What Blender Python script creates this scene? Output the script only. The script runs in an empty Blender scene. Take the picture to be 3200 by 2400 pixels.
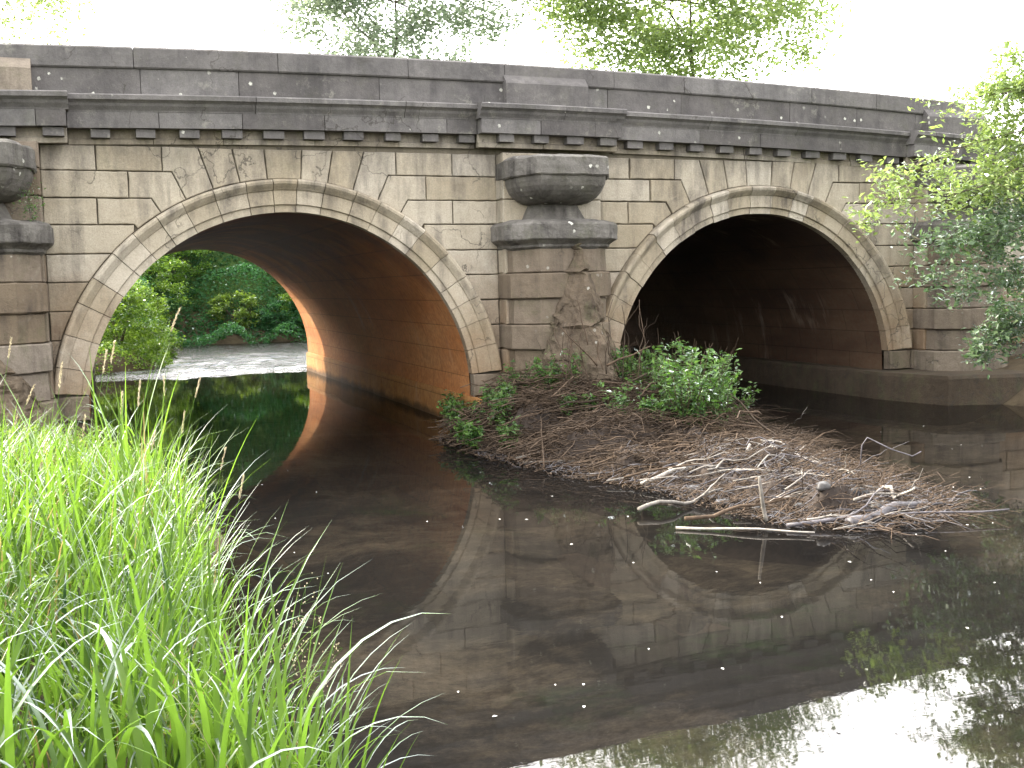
import bpy, math, random
import numpy as np
from mathutils import Vector, Matrix, noise
R_ = math.radians
scene = bpy.context.scene
col = scene.collection
rng = np.random.default_rng(7)
random.seed(7)

# ------------------------------------------------------------------ camera
CX = [0.930236412810281, 0.055978828381503636, -0.3626659441619719]
CY = [-0.3662134578739017, 0.07857453502275286, -0.9272074987390891]
CZ = [-0.023407681514844125, 0.9953353270225025, 0.09359309390712156]
# rows are the world axes in camera space
cm = Matrix((CX, CY, CZ)).to_4x4()
cm.translation = Vector((0.0, -13.9557, 2.0))
cam = bpy.data.cameras.new('camera')
cam.sensor_width = 36.0
cam.lens = 36.0 * 3304.1 / 3200.0
cam.clip_start = 0.05
cam.clip_end = 1500
co = bpy.data.objects.new('camera', cam)
col.objects.link(co)
co.matrix_world = cm
scene.camera = co
scene.render.resolution_x = 1024
scene.render.resolution_y = 768

# ------------------------------------------------------------------ light
SUN = Vector((-0.74, 0.54, 0.66)).normalized()
w = bpy.data.worlds.new('World')
scene.world = w
w.use_nodes = True
nt = w.node_tree
bg = nt.nodes['Background']
sky = nt.nodes.new('ShaderNodeTexSky')
sky.sky_type = 'NISHITA'
sky.sun_disc = False
sky.sun_elevation = math.asin(SUN.z)
sky.sun_rotation = math.atan2(SUN.x, SUN.y)
sky.air_density = 1.0
sky.dust_density = 4.0
sky.ozone_density = 0.6
# thin bright cloud over the blue, whiter and brighter round the sun's side of the sky
tc = nt.nodes.new('ShaderNodeTexCoord')
sx_ = nt.nodes.new('ShaderNodeSeparateXYZ')
nt.links.new(tc.outputs['Generated'], sx_.inputs[0])
mr = nt.nodes.new('ShaderNodeMapRange')
mr.interpolation_type = 'SMOOTHSTEP'
for i_, v_ in ((1, 0.12), (2, 0.55), (3, 13.0), (4, 58.0)):
    mr.inputs[i_].default_value = v_
nt.links.new(sx_.outputs[1], mr.inputs[0])
ns = nt.nodes.new('ShaderNodeTexNoise')
ns.inputs['Scale'].default_value = 2.2
ns.inputs['Detail'].default_value = 6
nt.links.new(tc.outputs['Generated'], ns.inputs['Vector'])
mr2 = nt.nodes.new('ShaderNodeMapRange')
for i_, v_ in ((1, 0.3), (2, 0.7), (3, 0.75), (4, 1.1)):
    mr2.inputs[i_].default_value = v_
nt.links.new(ns.outputs['Fac'], mr2.inputs[0])
mu = nt.nodes.new('ShaderNodeMath')
mu.operation = 'MULTIPLY'
nt.links.new(mr.outputs[0], mu.inputs[0])
nt.links.new(mr2.outputs[0], mu.inputs[1])
vs = nt.nodes.new('ShaderNodeVectorMath')
vs.operation = 'SCALE'
vs.inputs[0].default_value = (1.0, 0.98, 0.965)
nt.links.new(mu.outputs[0], vs.inputs['Scale'])
mx_ = nt.nodes.new('ShaderNodeMix')
mx_.data_type = 'RGBA'
mx_.inputs[0].default_value = 0.8
nt.links.new(sky.outputs[0], mx_.inputs[6])
nt.links.new(vs.outputs[0], mx_.inputs[7])
nt.links.new(mx_.outputs[2], bg.inputs[0])
bg.inputs[1].default_value = 0.15
sl = bpy.data.lights.new('sun', 'SUN')
sl.energy = 5.0
sl.angle = R_(0.5)
sl.color = (1.0, 0.90, 0.72)
so = bpy.data.objects.new('sun', sl)
col.objects.link(so)
so.rotation_euler = SUN.to_track_quat('Z', 'Y').to_euler()
scene.view_settings.view_transform = 'Standard'
scene.view_settings.look = 'None'
scene.view_settings.gamma = 1
scene.view_settings.exposure = 1.4
scene.cycles.max_bounces = 10
scene.cycles.diffuse_bounces = 7
scene.cycles.transparent_max_bounces = 12
scene.cycles.caustics_reflective = False
scene.cycles.caustics_refractive = False


# ------------------------------------------------------------------ materials
class NT:
    def __init__(s, name):
        s.m = bpy.data.materials.new(name)
        s.m.use_nodes = True
        s.t = s.m.node_tree
        s.t.nodes.clear()
        s.out = s.n('ShaderNodeOutputMaterial')

    def n(s, typ, **kw):
        nd = s.t.nodes.new(typ)
        for k, v in kw.items():
            setattr(nd, k, v)
        return nd

    def l(s, a, b):
        s.t.links.new(a, b)

    def pos(s, scale=(1, 1, 1)):
        g = s.n('ShaderNodeNewGeometry')
        m = s.n('ShaderNodeMapping')
        m.inputs['Scale'].default_value = scale
        s.l(g.outputs['Position'], m.inputs[0])
        return m.outputs[0]

    def noise(s, scale, detail=6, rough=0.6, vec=None, stretch=(1, 1, 1), dist=0.0):
        nd = s.n('ShaderNodeTexNoise')
        nd.inputs['Scale'].default_value = scale
        nd.inputs['Detail'].default_value = detail
        nd.inputs['Roughness'].default_value = rough
        nd.inputs['Distortion'].default_value = dist
        s.l(vec or s.pos(stretch), nd.inputs['Vector'])
        return nd.outputs['Fac']

    def ramp(s, fac, stops):
        r = s.n('ShaderNodeValToRGB')
        e = r.color_ramp.elements
        while len(e) < len(stops):
            e.new(0.5)
        for el, (p, c) in zip(e, stops):
            el.position = p
            el.color = c if len(c) == 4 else (*c, 1)
        s.l(fac, r.inputs[0])
        return r.outputs[0]

    def rampv(s, fac, a, b, va=0.0, vb=1.0):
        r = s.n('ShaderNodeMapRange')
        r.inputs[1].default_value = a
        r.inputs[2].default_value = b
        r.inputs[3].default_value = va
        r.inputs[4].default_value = vb
        s.l(fac, r.inputs[0])
        return r.outputs[0]

    def mix(s, fac, a, b, mode='MIX'):
        nd = s.n('ShaderNodeMix', data_type='RGBA', blend_type=mode)
        for i, v in ((0, fac), (6, a), (7, b)):
            if isinstance(v, (int, float)):
                nd.inputs[i].default_value = v
            elif isinstance(v, tuple):
                nd.inputs[i].default_value = v if len(v) == 4 else (*v, 1)
            else:
                s.l(v, nd.inputs[i])
        return nd.outputs[2]

    def math(s, op, a, b=None):
        nd = s.n('ShaderNodeMath', operation=op)
        for i, v in ((0, a), (1, b)):
            if v is None:
                continue
            if isinstance(v, (int, float)):
                nd.inputs[i].default_value = v
            else:
                s.l(v, nd.inputs[i])
        return nd.outputs[0]

    def attr(s, name='tone'):
        a = s.n('ShaderNodeAttribute')
        a.attribute_name = name
        return a.outputs['Fac']

    def z(s):
        g = s.n('ShaderNodeNewGeometry')
        x = s.n('ShaderNodeSeparateXYZ')
        s.l(g.outputs['Position'], x.inputs[0])
        return x.outputs[2]

    def bump(s, h, strength=0.3, dist=0.02, prev=None):
        b = s.n('ShaderNodeBump')
        b.inputs['Strength'].default_value = strength
        b.inputs['Distance'].default_value = dist
        s.l(h, b.inputs['Height'])
        if prev is not None:
            s.l(prev, b.inputs['Normal'])
        return b.outputs[0]

    def principled(s, color, rough=0.9, normal=None, spec=0.2):
        p = s.n('ShaderNodeBsdfPrincipled')
        if isinstance(color, tuple):
            p.inputs['Base Color'].default_value = (*color, 1)
        else:
            s.l(color, p.inputs['Base Color'])
        if isinstance(rough, (int, float)):
            p.inputs['Roughness'].default_value = rough
        else:
            s.l(rough, p.inputs['Roughness'])
        p.inputs['Specular IOR Level'].default_value = spec
        if normal is not None:
            s.l(normal, p.inputs['Normal'])
        s.l(p.outputs[0], s.out.inputs[0])
        return p


def stone(name, c_lo, c_hi, stain, stain_amt=0.5, moss=0.0, lichen=0.0, grime_z=None, warm=None, bump=0.5, tonev=0.35, edge=0.0):
    """weathered ashlar: mottled, streaked by rain, each block with its own tone"""
    t = NT(name)
    n1 = t.noise(1.3, 8, 0.65)
    n2 = t.noise(11, 8, 0.7)
    n3 = t.noise(60, 4, 0.7)
    base = t.mix(t.rampv(n1, 0.3, 0.7), c_lo, c_hi)
    base = t.mix(0.4, base, t.mix(t.rampv(n2, 0.2, 0.8), c_lo, c_hi))
    # per block tone
    ta = t.attr()
    tv = t.rampv(ta, 0, 1, 1 - tonev, 1 + tonev)
    hs = t.n('ShaderNodeHueSaturation')
    t.l(tv, hs.inputs['Value'])
    t.l(t.rampv(ta, 0, 1, 1.15, 0.75), hs.inputs['Saturation'])
    t.l(base, hs.inputs['Color'])
    base = hs.outputs[0]
    # rain streaks and soot patches
    st = t.noise(1.0, 6, 0.6, stretch=(5.0, 5.0, 0.55))
    st2 = t.noise(2.1, 9, 0.72, dist=0.6)
    sf = t.math('MULTIPLY', t.rampv(st, 0.46, 0.66), t.rampv(st2, 0.35, 0.62))
    sf = t.math('MULTIPLY', sf, stain_amt)
    base = t.mix(sf, base, stain)
    if grime_z:
        z0, z1 = grime_z
        g = t.rampv(t.math('ADD', t.z(), t.rampv(t.noise(1.6, 7, 0.7, stretch=(2.5, 2.5, 0.7)), 0.3, 0.7, -0.45, 0.45)), z0, z1)
        g.node.clamp = True
        base = t.mix(t.math('MULTIPLY', g, 0.85), base, stain)
    if warm:
        wc, z0, z1 = warm
        g = t.rampv(t.math('ADD', t.z(), t.rampv(t.noise(0.8, 7, 0.7), 0.3, 0.7, -0.7, 0.7)), z0, z1)
        base = t.mix(t.math('MULTIPLY', g, 0.8), base, wc)
    if moss:
        g = t.rampv(t.noise(2.4, 8, 0.75), 0.52, 0.66)
        base = t.mix(t.math('MULTIPLY', g, moss), base, (0.09, 0.10, 0.045))
    if lichen:
        v = t.n('ShaderNodeTexVoronoi')
        v.inputs['Scale'].default_value = 6.5
        v.inputs['Randomness'].default_value = 1.0
        t.l(t.pos(), v.inputs['Vector'])
        sp = t.rampv(t.math('ADD', v.outputs['Distance'], t.rampv(n3, 0.3, 0.7, -0.06, 0.06)), 0.16, 0.12)
        msk = t.rampv(t.noise(1.1, 3, 0.5), 0.47, 0.55)
        cl = t.rampv(v.outputs['Color'], 0.6, 0.65)
        base = t.mix(t.math('MULTIPLY', t.math('MULTIPLY', sp, msk), t.math('MULTIPLY', cl, lichen)), base, (0.62, 0.62, 0.56))
        p2 = t.math('MULTIPLY', t.rampv(t.noise(5.5, 10, 0.8), 0.55, 0.64), t.rampv(t.noise(0.9, 3, 0.5), 0.45, 0.56))
        base = t.mix(t.math('MULTIPLY', p2, 0.45 * lichen), base, (0.34, 0.33, 0.28))
    base = t.mix(t.rampv(n3, 0.35, 0.65, 0.0, 0.28), base, (0.06, 0.055, 0.05))
    # pits
    h = t.math('ADD', t.math('MULTIPLY', n2, 1.0), t.math('MULTIPLY', n3, 0.35))
    nb = t.bump(h, bump, 0.03)
    cr = t.n('ShaderNodeTexVoronoi', feature='DISTANCE_TO_EDGE')
    cr.inputs['Scale'].default_value = 0.9
    wv = t.n('ShaderNodeVectorMath', operation='ADD')
    nn = t.n('ShaderNodeTexNoise')
    nn.inputs['Scale'].default_value = 2.5
    nn.inputs['Detail'].default_value = 8
    t.l(t.pos(), nn.inputs['Vector'])
    t.l(t.pos((1.0, 1.0, 0.8)), wv.inputs[0])
    t.l(nn.outputs['Color'], wv.inputs[1])
    t.l(wv.outputs[0], cr.inputs['Vector'])
    ck = t.math('MULTIPLY', t.rampv(cr.outputs['Distance'], 0.012, 0.002), t.rampv(t.noise(0.7, 3), 0.52, 0.58))
    base = t.mix(t.math('MULTIPLY', ck, 0.7), base, (0.05, 0.045, 0.04))
    t.principled(base, 0.92, nb)
    return t.m


M = {}
M['ashlar'] = stone('pale sandstone ashlar', (0.34, 0.29, 0.215), (0.49, 0.44, 0.35), (0.085, 0.075, 0.068), 0.8, moss=0.15, lichen=0.0, grime_z=(3.35, 4.3), warm=((0.20, 0.12, 0.065), 2.5, 0.8), tonev=0.15)
M['joint'] = stone('recessed mortar', (0.10, 0.085, 0.065), (0.19, 0.165, 0.12), (0.04, 0.035, 0.03), 0.6)
M['ring'] = stone('arch ring sandstone', (0.36, 0.305, 0.225), (0.52, 0.46, 0.36), (0.08, 0.07, 0.065), 0.85, moss=0.12, lichen=0.1, grime_z=(3.1, 4.0), warm=((0.25, 0.17, 0.10), 2.0, 0.7), tonev=0.18)
M['sooty'] = stone('sooty gritstone', (0.062, 0.059, 0.062), (0.205, 0.192, 0.187), (0.040, 0.037, 0.042), 0.6, moss=0.15, lichen=0.9, tonev=0.22)
M['pier'] = stone('stained pier stone', (0.135, 0.107, 0.08), (0.27, 0.218, 0.163), (0.055, 0.045, 0.04), 0.75, moss=0.35, lichen=0.4, tonev=0.2, bump=0.7)
M['capstone'] = stone('weathered capstone', (0.060, 0.056, 0.052), (0.25, 0.235, 0.215), (0.03, 0.027, 0.027), 1.0, moss=0.3, lichen=1.0, tonev=0.15, bump=0.9)
M['ledge'] = stone('concrete ledge', (0.042, 0.031, 0.021), (0.11, 0.08, 0.054), (0.045, 0.04, 0.03), 0.9, moss=0.5, bump=0.8, tonev=0.1)
M['rubble'] = stone('crumbled stone and earth', (0.075, 0.058, 0.042), (0.24, 0.185, 0.13), (0.022, 0.017, 0.014), 0.8, moss=0.6, lichen=0.5, bump=1.0)


def vault_mat(nm, k1, k2, k3, soot):
    t = NT(nm)
    n1 = t.noise(0.7, 8, 0.65, stretch=(1, 0.5, 1.4))
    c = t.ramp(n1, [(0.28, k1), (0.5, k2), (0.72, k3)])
    c = t.mix(t.rampv(t.noise(14, 6, 0.7), 0.4, 0.75, 0, 0.6), c, (0.09, 0.035, 0.02))
    # darker towards the crown of the vault
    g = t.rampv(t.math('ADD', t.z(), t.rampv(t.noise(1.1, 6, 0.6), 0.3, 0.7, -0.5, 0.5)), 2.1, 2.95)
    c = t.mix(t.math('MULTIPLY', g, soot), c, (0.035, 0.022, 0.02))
    br = t.n('ShaderNodeTexBrick')
    br.inputs['Scale'].default_value = 1.0
    br.inputs['Brick Width'].default_value = 0.9
    br.inputs['Row Height'].default_value = 0.36
    br.inputs['Mortar Size'].default_value = 0.008
    gm = t.n('ShaderNodeNewGeometry')
    sx = t.n('ShaderNodeSeparateXYZ')
    t.l(gm.outputs['Position'], sx.inputs[0])
    cb = t.n('ShaderNodeCombineXYZ')
    t.l(sx.outputs[1], cb.inputs[0])
    t.l(sx.outputs[2], cb.inputs[1])
    t.l(cb.outputs[0], br.inputs['Vector'])
    br.inputs['Color1'].default_value = (1, 1, 1, 1)
    br.inputs['Color2'].default_value = (0.8, 0.8, 0.8, 1)
    br.inputs['Mortar'].default_value = (0.22, 0.22, 0.22, 1)
    c = t.mix(0.55, c, br.outputs['Color'], 'MULTIPLY')
    lime_ = t.math('MULTIPLY', t.rampv(t.noise(1.2, 7, 0.7, stretch=(1, 2.2, 0.4)), 0.56, 0.70), t.rampv(t.noise(0.5, 2), 0.5, 0.6))
    c = t.mix(t.math('MULTIPLY', lime_, 0.35), c, (0.45, 0.38, 0.30))
    wet = t.rampv(t.math('ADD', t.z(), t.rampv(t.noise(3, 5, 0.6), 0.3, 0.7, -0.05, 0.05)), 0.16, 0.05)
    c = t.mix(t.math('MULTIPLY', wet, 0.75), c, (0.02, 0.018, 0.012))
    t.principled(c, 0.75, t.bump(t.noise(9, 7, 0.7), 0.4, 0.03), 0.3)
    return t.m


M['vault'] = vault_mat('rust stained vault', (0.20, 0.075, 0.028), (0.44, 0.175, 0.058), (0.54, 0.27, 0.11), 0.8)  # rust stain, made more orange to carry the warm glow in the tunnel
M['vault_dark'] = vault_mat('shaded vault', (0.030, 0.020, 0.017), (0.075, 0.048, 0.032), (0.14, 0.095, 0.06), 0.9)  # darker copy of the vault stone, the right tunnel's shade put into colour
M['warm_ledge'] = vault_mat('rust stained footing', (0.18, 0.08, 0.025), (0.36, 0.17, 0.055), (0.44, 0.25, 0.10), 0.0)


def leaf_mat(name, dark, light, trans, tr=0.45, gloss=0.25, rough=0.45):
    t = NT(name)
    ta = t.attr()
    c = t.mix(ta, dark, light)
    d = t.n('ShaderNodeBsdfDiffuse')
    t.l(c, d.inputs[0])
    tl = t.n('ShaderNodeBsdfTranslucent')
    t.l(t.mix(ta, trans, tuple(min(1, x * 1.5) for x in trans)), tl.inputs[0])
    m1 = t.n('ShaderNodeMixShader')
    m1.inputs[0].default_value = tr
    t.l(d.outputs[0], m1.inputs[1])
    t.l(tl.outputs[0], m1.inputs[2])
    g = t.n('ShaderNodeBsdfGlossy')
    g.inputs['Roughness'].default_value = rough
    g.inputs['Color'].default_value = (0.9, 0.95, 1, 1)
    lw = t.n('ShaderNodeFresnel')
    lw.inputs[0].default_value = 1.4
    m2 = t.n('ShaderNodeMixShader')
    t.l(t.math('MULTIPLY', lw.outputs[0], gloss * 4), m2.inputs[0])
    t.l(m1.outputs[0], m2.inputs[1])
    t.l(g.outputs[0], m2.inputs[2])
    t.l(m2.outputs[0], t.out.inputs[0])
    return t.m


M['grass'] = leaf_mat('grass blade', (0.010, 0.036, 0.008), (0.11, 0.17, 0.045), (0.125, 0.23, 0.022), 0.44, 0.03, 0.42)
M['dry_grass'] = leaf_mat('dead grass blade', (0.16, 0.12, 0.05), (0.36, 0.29, 0.14), (0.28, 0.22, 0.08), 0.35, 0.05, 0.5)
M['leaf'] = leaf_mat('mid green leaf', (0.025, 0.075, 0.012), (0.08, 0.17, 0.025), (0.17, 0.27, 0.025), 0.45, 0.05)
M['ivy'] = leaf_mat('blue green ivy', (0.018, 0.06, 0.025), (0.05, 0.13, 0.055), (0.06, 0.17, 0.035), 0.38, 0.03)
M['lime'] = leaf_mat('yellow green leaf', (0.06, 0.12, 0.02), (0.15, 0.22, 0.045), (0.22, 0.32, 0.03), 0.5, 0.07)
M['pale'] = leaf_mat('pale shining leaf', (0.04, 0.09, 0.03), (0.15, 0.21, 0.11), (0.12, 0.22, 0.05), 0.38, 0.2, 0.35)
M['far_lime'] = leaf_mat('sunlit high leaf', (0.07, 0.11, 0.035), (0.20, 0.25, 0.10), (0.26, 0.34, 0.10), 0.5, 0.05)  # paler leaf, the washed-out haze above the parapet put into its colour
M['far_grey'] = leaf_mat('grey green high leaf', (0.08, 0.105, 0.075), (0.22, 0.26, 0.20), (0.28, 0.34, 0.22), 0.5, 0.03)
M['pale_lime'] = leaf_mat('bright upper leaf', (0.10, 0.16, 0.05), (0.26, 0.32, 0.14), (0.28, 0.38, 0.08), 0.5, 0.12, 0.35)
M['weed'] = leaf_mat('mound weed leaf', (0.03, 0.085, 0.018), (0.12, 0.21, 0.05), (0.12, 0.26, 0.03), 0.4, 0.15, 0.35)


def simple(name, a, b, scale=12, rough=0.85, bump=0.4, stretch=(1, 1, 1), spec=0.2, tone=True):
    t = NT(name)
    c = t.mix(t.rampv(t.noise(scale, 6, 0.7, stretch=stretch), 0.3, 0.7), a, b)
    if tone:
        hs = t.n('ShaderNodeHueSaturation')
        t.l(t.rampv(t.attr(), 0, 1, 0.55, 1.45), hs.inputs['Value'])
        t.l(c, hs.inputs['Color'])
        c = hs.outputs[0]
    t.principled(c, rough, t.bump(t.noise(scale * 3, 5, 0.7), bump, 0.01), spec)
    return t.m


M['bark'] = simple('tree bark', (0.05, 0.04, 0.032), (0.13, 0.11, 0.09), 9, stretch=(1, 1, 0.3))
M['stick'] = simple('brown driftwood', (0.022, 0.015, 0.011), (0.100, 0.070, 0.047), 14)
M['pale_stick'] = simple('bleached driftwood', (0.12, 0.11, 0.10), (0.36, 0.33, 0.295), 14)
M['grey_stick'] = simple('wet grey driftwood', (0.022, 0.020, 0.024), (0.095, 0.086, 0.096), 14, rough=0.5, spec=0.5)
M['straw'] = simple('dry seed head', (0.34, 0.28, 0.17), (0.6, 0.52, 0.36), 30)
M['petal'] = simple('white petal', (0.75, 0.75, 0.72), (0.85, 0.85, 0.83), 30, tone=False)
M['rock'] = simple('river stone', (0.015, 0.014, 0.015), (0.05, 0.047, 0.047), 6, rough=0.5, bump=0.8, spec=0.4)
M['asphalt'] = simple('asphalt', (0.04, 0.04, 0.04), (0.06, 0.06, 0.06), 40, tone=False)


def ground_mat():
    t = NT('earth and mud')
    n = t.noise(1.7, 9, 0.7)
    soil = t.ramp(n, [(0.3, (0.035, 0.026, 0.018)), (0.55, (0.09, 0.07, 0.045)), (0.75, (0.13, 0.105, 0.07))])
    gr = t.ramp(t.noise(6, 7, 0.7), [(0.3, (0.02, 0.045, 0.012)), (0.7, (0.06, 0.10, 0.025))])
    f = t.rampv(t.math('ADD', t.z(), t.rampv(n, 0.3, 0.7, -0.2, 0.2)), 0.9, 1.6)
    c = t.mix(f, soil, gr)
    t.principled(c, 0.95, t.bump(t.noise(12, 8, 0.75), 0.8, 0.06), 0.15)
    return t.m


M['ground'] = ground_mat()


def bed_mat():
    t = NT('silty river bed')
    n = t.math('ADD', t.math('MULTIPLY', t.noise(0.55, 6, 0.6, dist=0.4), 0.55), t.math('MULTIPLY', t.noise(3.2, 12, 0.85, stretch=(0.75, 1.2, 1), dist=0.15), 0.45))
    c = t.ramp(n, [(0.34, (0.014, 0.014, 0.015)), (0.48, (0.038, 0.035, 0.033)), (0.57, (0.16, 0.137, 0.112)), (0.72, (0.30, 0.255, 0.21))])
    n2 = t.noise(7, 12, 0.85, stretch=(0.8, 1.1, 1), dist=0.1)
    c = t.mix(t.rampv(n2, 0.42, 0.62, 0, 0.75), c, (0.026, 0.022, 0.019))
    alg = t.math('MULTIPLY', t.rampv(t.noise(0.8, 5, 0.6), 0.55, 0.68), t.rampv(t.noise(7, 5, 0.7), 0.4, 0.6))
    c = t.mix(t.math('MULTIPLY', alg, 0.7), c, (0.03, 0.07, 0.02))
    t.principled(c, 0.95, t.bump(n2, 0.6, 0.05), 0.1)
    return t.m


M['bed'] = bed_mat()


def water_mat(name, ripple, foam=0.0, murk=0.35):
    t = NT(name)
    if foam:
        b = t.bump(t.noise(1.0, 5, 0.6, stretch=(1.1, 6.0, 1), dist=0.4), 0.6, 0.10)
        b = t.bump(t.noise(6, 4, 0.6, stretch=(1.0, 4.0, 1)), 0.35, 0.03, b)
    else:
        b = t.bump(t.noise(2.2, 4, 0.5, stretch=(0.7, 2.0, 1), dist=0.5), ripple, 0.012)
        b = t.bump(t.noise(13, 3, 0.5, stretch=(0.8, 1.8, 1)), ripple * 0.5, 0.003, b)
    tr = t.n('ShaderNodeBsdfTransparent')
    tr.inputs[0].default_value = (0.62, 0.585, 0.51, 1)
    df = t.n('ShaderNodeBsdfDiffuse')
    df.inputs[0].default_value = (0.026, 0.026, 0.027, 1)
    m1 = t.n('ShaderNodeMixShader')
    m1.inputs[0].default_value = murk
    t.l(tr.outputs[0], m1.inputs[1])
    t.l(df.outputs[0], m1.inputs[2])
    gl = t.n('ShaderNodeBsdfGlossy')
    gl.inputs['Roughness'].default_value = 0.015
    t.l(b, gl.inputs['Normal'])
    fr = t.n('ShaderNodeFresnel')
    fr.inputs[0].default_value = 1.33
    t.l(b, fr.inputs['Normal'])
    m2 = t.n('ShaderNodeMixShader')
    t.l(fr.outputs[0], m2.inputs[0])
    t.l(m1.outputs[0], m2.inputs[1])
    t.l(gl.outputs[0], m2.inputs[2])
    last = m2.outputs[0]
    if foam:
        fm = t.n('ShaderNodeBsdfDiffuse')
        fm.inputs[0].default_value = (0.45, 0.52, 0.60, 1)
        ff = t.rampv(t.noise(0.9, 8, 0.75, stretch=(0.9, 6.5, 1), dist=0.8), 0.54, 0.68, 0, foam)
        gy = t.n('ShaderNodeNewGeometry')
        sy = t.n('ShaderNodeSeparateXYZ')
        t.l(gy.outputs['Position'], sy.inputs[0])
        ff = t.math('MULTIPLY', ff, t.rampv(sy.outputs[1], 19.5, 17.0))
        m3 = t.n('ShaderNodeMixShader')
        t.l(ff, m3.inputs[0])
        t.l(last, m3.inputs[1])
        t.l(fm.outputs[0], m3.inputs[2])
        last = m3.outputs[0]
    t.l(last, t.out.inputs[0])
    return t.m


M['water'] = water_mat('calm brown water', 0.045, murk=0.15)
M['riffle'] = water_mat('riffle water', 0.5, foam=0.5)


# ------------------------------------------------------------------ mesh helpers
class MB:
    def __init__(s):
        s.v, s.f, s.t = [], [], []

    def add(s, verts, faces, tone=0.5):
        o = len(s.v)
        s.v += [tuple(v) for v in verts]
        s.f += [tuple(i + o for i in f) for f in faces]
        s.t += [tone] * len(verts)

    def build(s, name, mat, parent=None, smooth=False):
        me = bpy.data.meshes.new(name)
        me.from_pydata(s.v, [], s.f)
        a = me.attributes.new('tone', 'FLOAT', 'POINT')
        a.data.foreach_set('value', s.t)
        me.materials.append(mat)
        if smooth:
            me.polygons.foreach_set('use_smooth', [True] * len(me.polygons))
        me.update()
        o = bpy.data.objects.new(name, me)
        col.objects.link(o)
        if parent:
            o.parent = parent
        return o


def np_obj(name, V, F, tone, mat, parent=None, smooth=False):
    """V (n,3), F (m,k) numpy arrays"""
    me = bpy.data.meshes.new(name)
    k = F.shape[1]
    me.vertices.add(len(V))
    me.vertices.foreach_set('co', np.ascontiguousarray(V, dtype=np.float32).ravel())
    me.loops.add(F.size)
    me.loops.foreach_set('vertex_index', np.ascontiguousarray(F, dtype=np.int32).ravel())
    me.polygons.add(len(F))
    me.polygons.foreach_set('loop_start', np.arange(0, F.size, k, dtype=np.int32))
    me.polygons.foreach_set('loop_total', np.full(len(F), k, dtype=np.int32))
    if smooth:
        me.polygons.foreach_set('use_smooth', np.ones(len(F), dtype=bool))
    a = me.attributes.new('tone', 'FLOAT', 'POINT')
    a.data.foreach_set('value', np.ascontiguousarray(tone, dtype=np.float32))
    me.materials.append(mat)
    me.update(calc_edges=True)
    me.validate()
    o = bpy.data.objects.new(name, me)
    col.objects.link(o)
    if parent:
        o.parent = parent
    return o


def tag(o, label=None, cat=None, group=None, kind=None):
    if label:
        o['label'] = label
    if cat:
        o['category'] = cat
    if group:
        o['group'] = group
    if kind:
        o['kind'] = kind
    return o


def empty(name, loc=(0, 0, 0)):
    o = bpy.data.objects.new(name, None)
    o.empty_display_size = 0.2
    o.location = loc
    col.objects.link(o)
    return o


def rel(mb, loc):
    lx, ly, lz = loc
    mb.v = [(x - lx, y - ly, z - lz) for x, y, z in mb.v]
    return mb


def weather(o, maxlen, amp, scale, bias=-0.3, rounds=3):
    """subdivides an object's mesh and wears it down with noise"""
    import bmesh
    bm = bmesh.new()
    bm.from_mesh(o.data)
    for r in range(rounds):
        ed = [e for e in bm.edges if e.calc_length() > maxlen]
        if not ed:
            break
        bmesh.ops.subdivide_edges(bm, edges=ed, cuts=1, use_grid_fill=True)
    bmesh.ops.triangulate(bm, faces=bm.faces[:])
    bm.normal_update()
    mv = []
    for v in bm.verts:
        n_ = noise.fractal(v.co * scale, 0.9, 2.1, 5)
        big = noise.noise(v.co * scale * 0.35 + Vector((7, 3, 1)))
        k = n_ + bias + (max(0, big - 0.15) * -3.0)
        mv.append(v.normal * k * amp)
    for v, d in zip(bm.verts, mv):
        v.co += d
    bm.to_mesh(o.data)
    bm.free()
    return o


def FAC(u, v, d):
    return (u, -d, v)


def inset(pts, b):
    n = len(pts)
    out = []
    for i in range(n):
        p0, p1, p2 = pts[i - 1], pts[i], pts[(i + 1) % n]
        e1 = (p1[0] - p0[0], p1[1] - p0[1])
        e2 = (p2[0] - p1[0], p2[1] - p1[1])
        l1, l2 = math.hypot(*e1) or 1e-6, math.hypot(*e2) or 1e-6
        n1 = (-e1[1] / l1, e1[0] / l1)
        n2 = (-e2[1] / l2, e2[0] / l2)
        m = (n1[0] + n2[0], n1[1] + n2[1])
        ml = (m[0] ** 2 + m[1] ** 2) or 1e-6
        k = min(2 * b / ml, 2.2 * b)
        out.append((p1[0] + m[0] * k, p1[1] + m[1] * k))
    return out


def area(pts):
    return 0.5 * sum(pts[i - 1][0] * pts[i][1] - pts[i][0] * pts[i - 1][1] for i in range(len(pts)))


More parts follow.
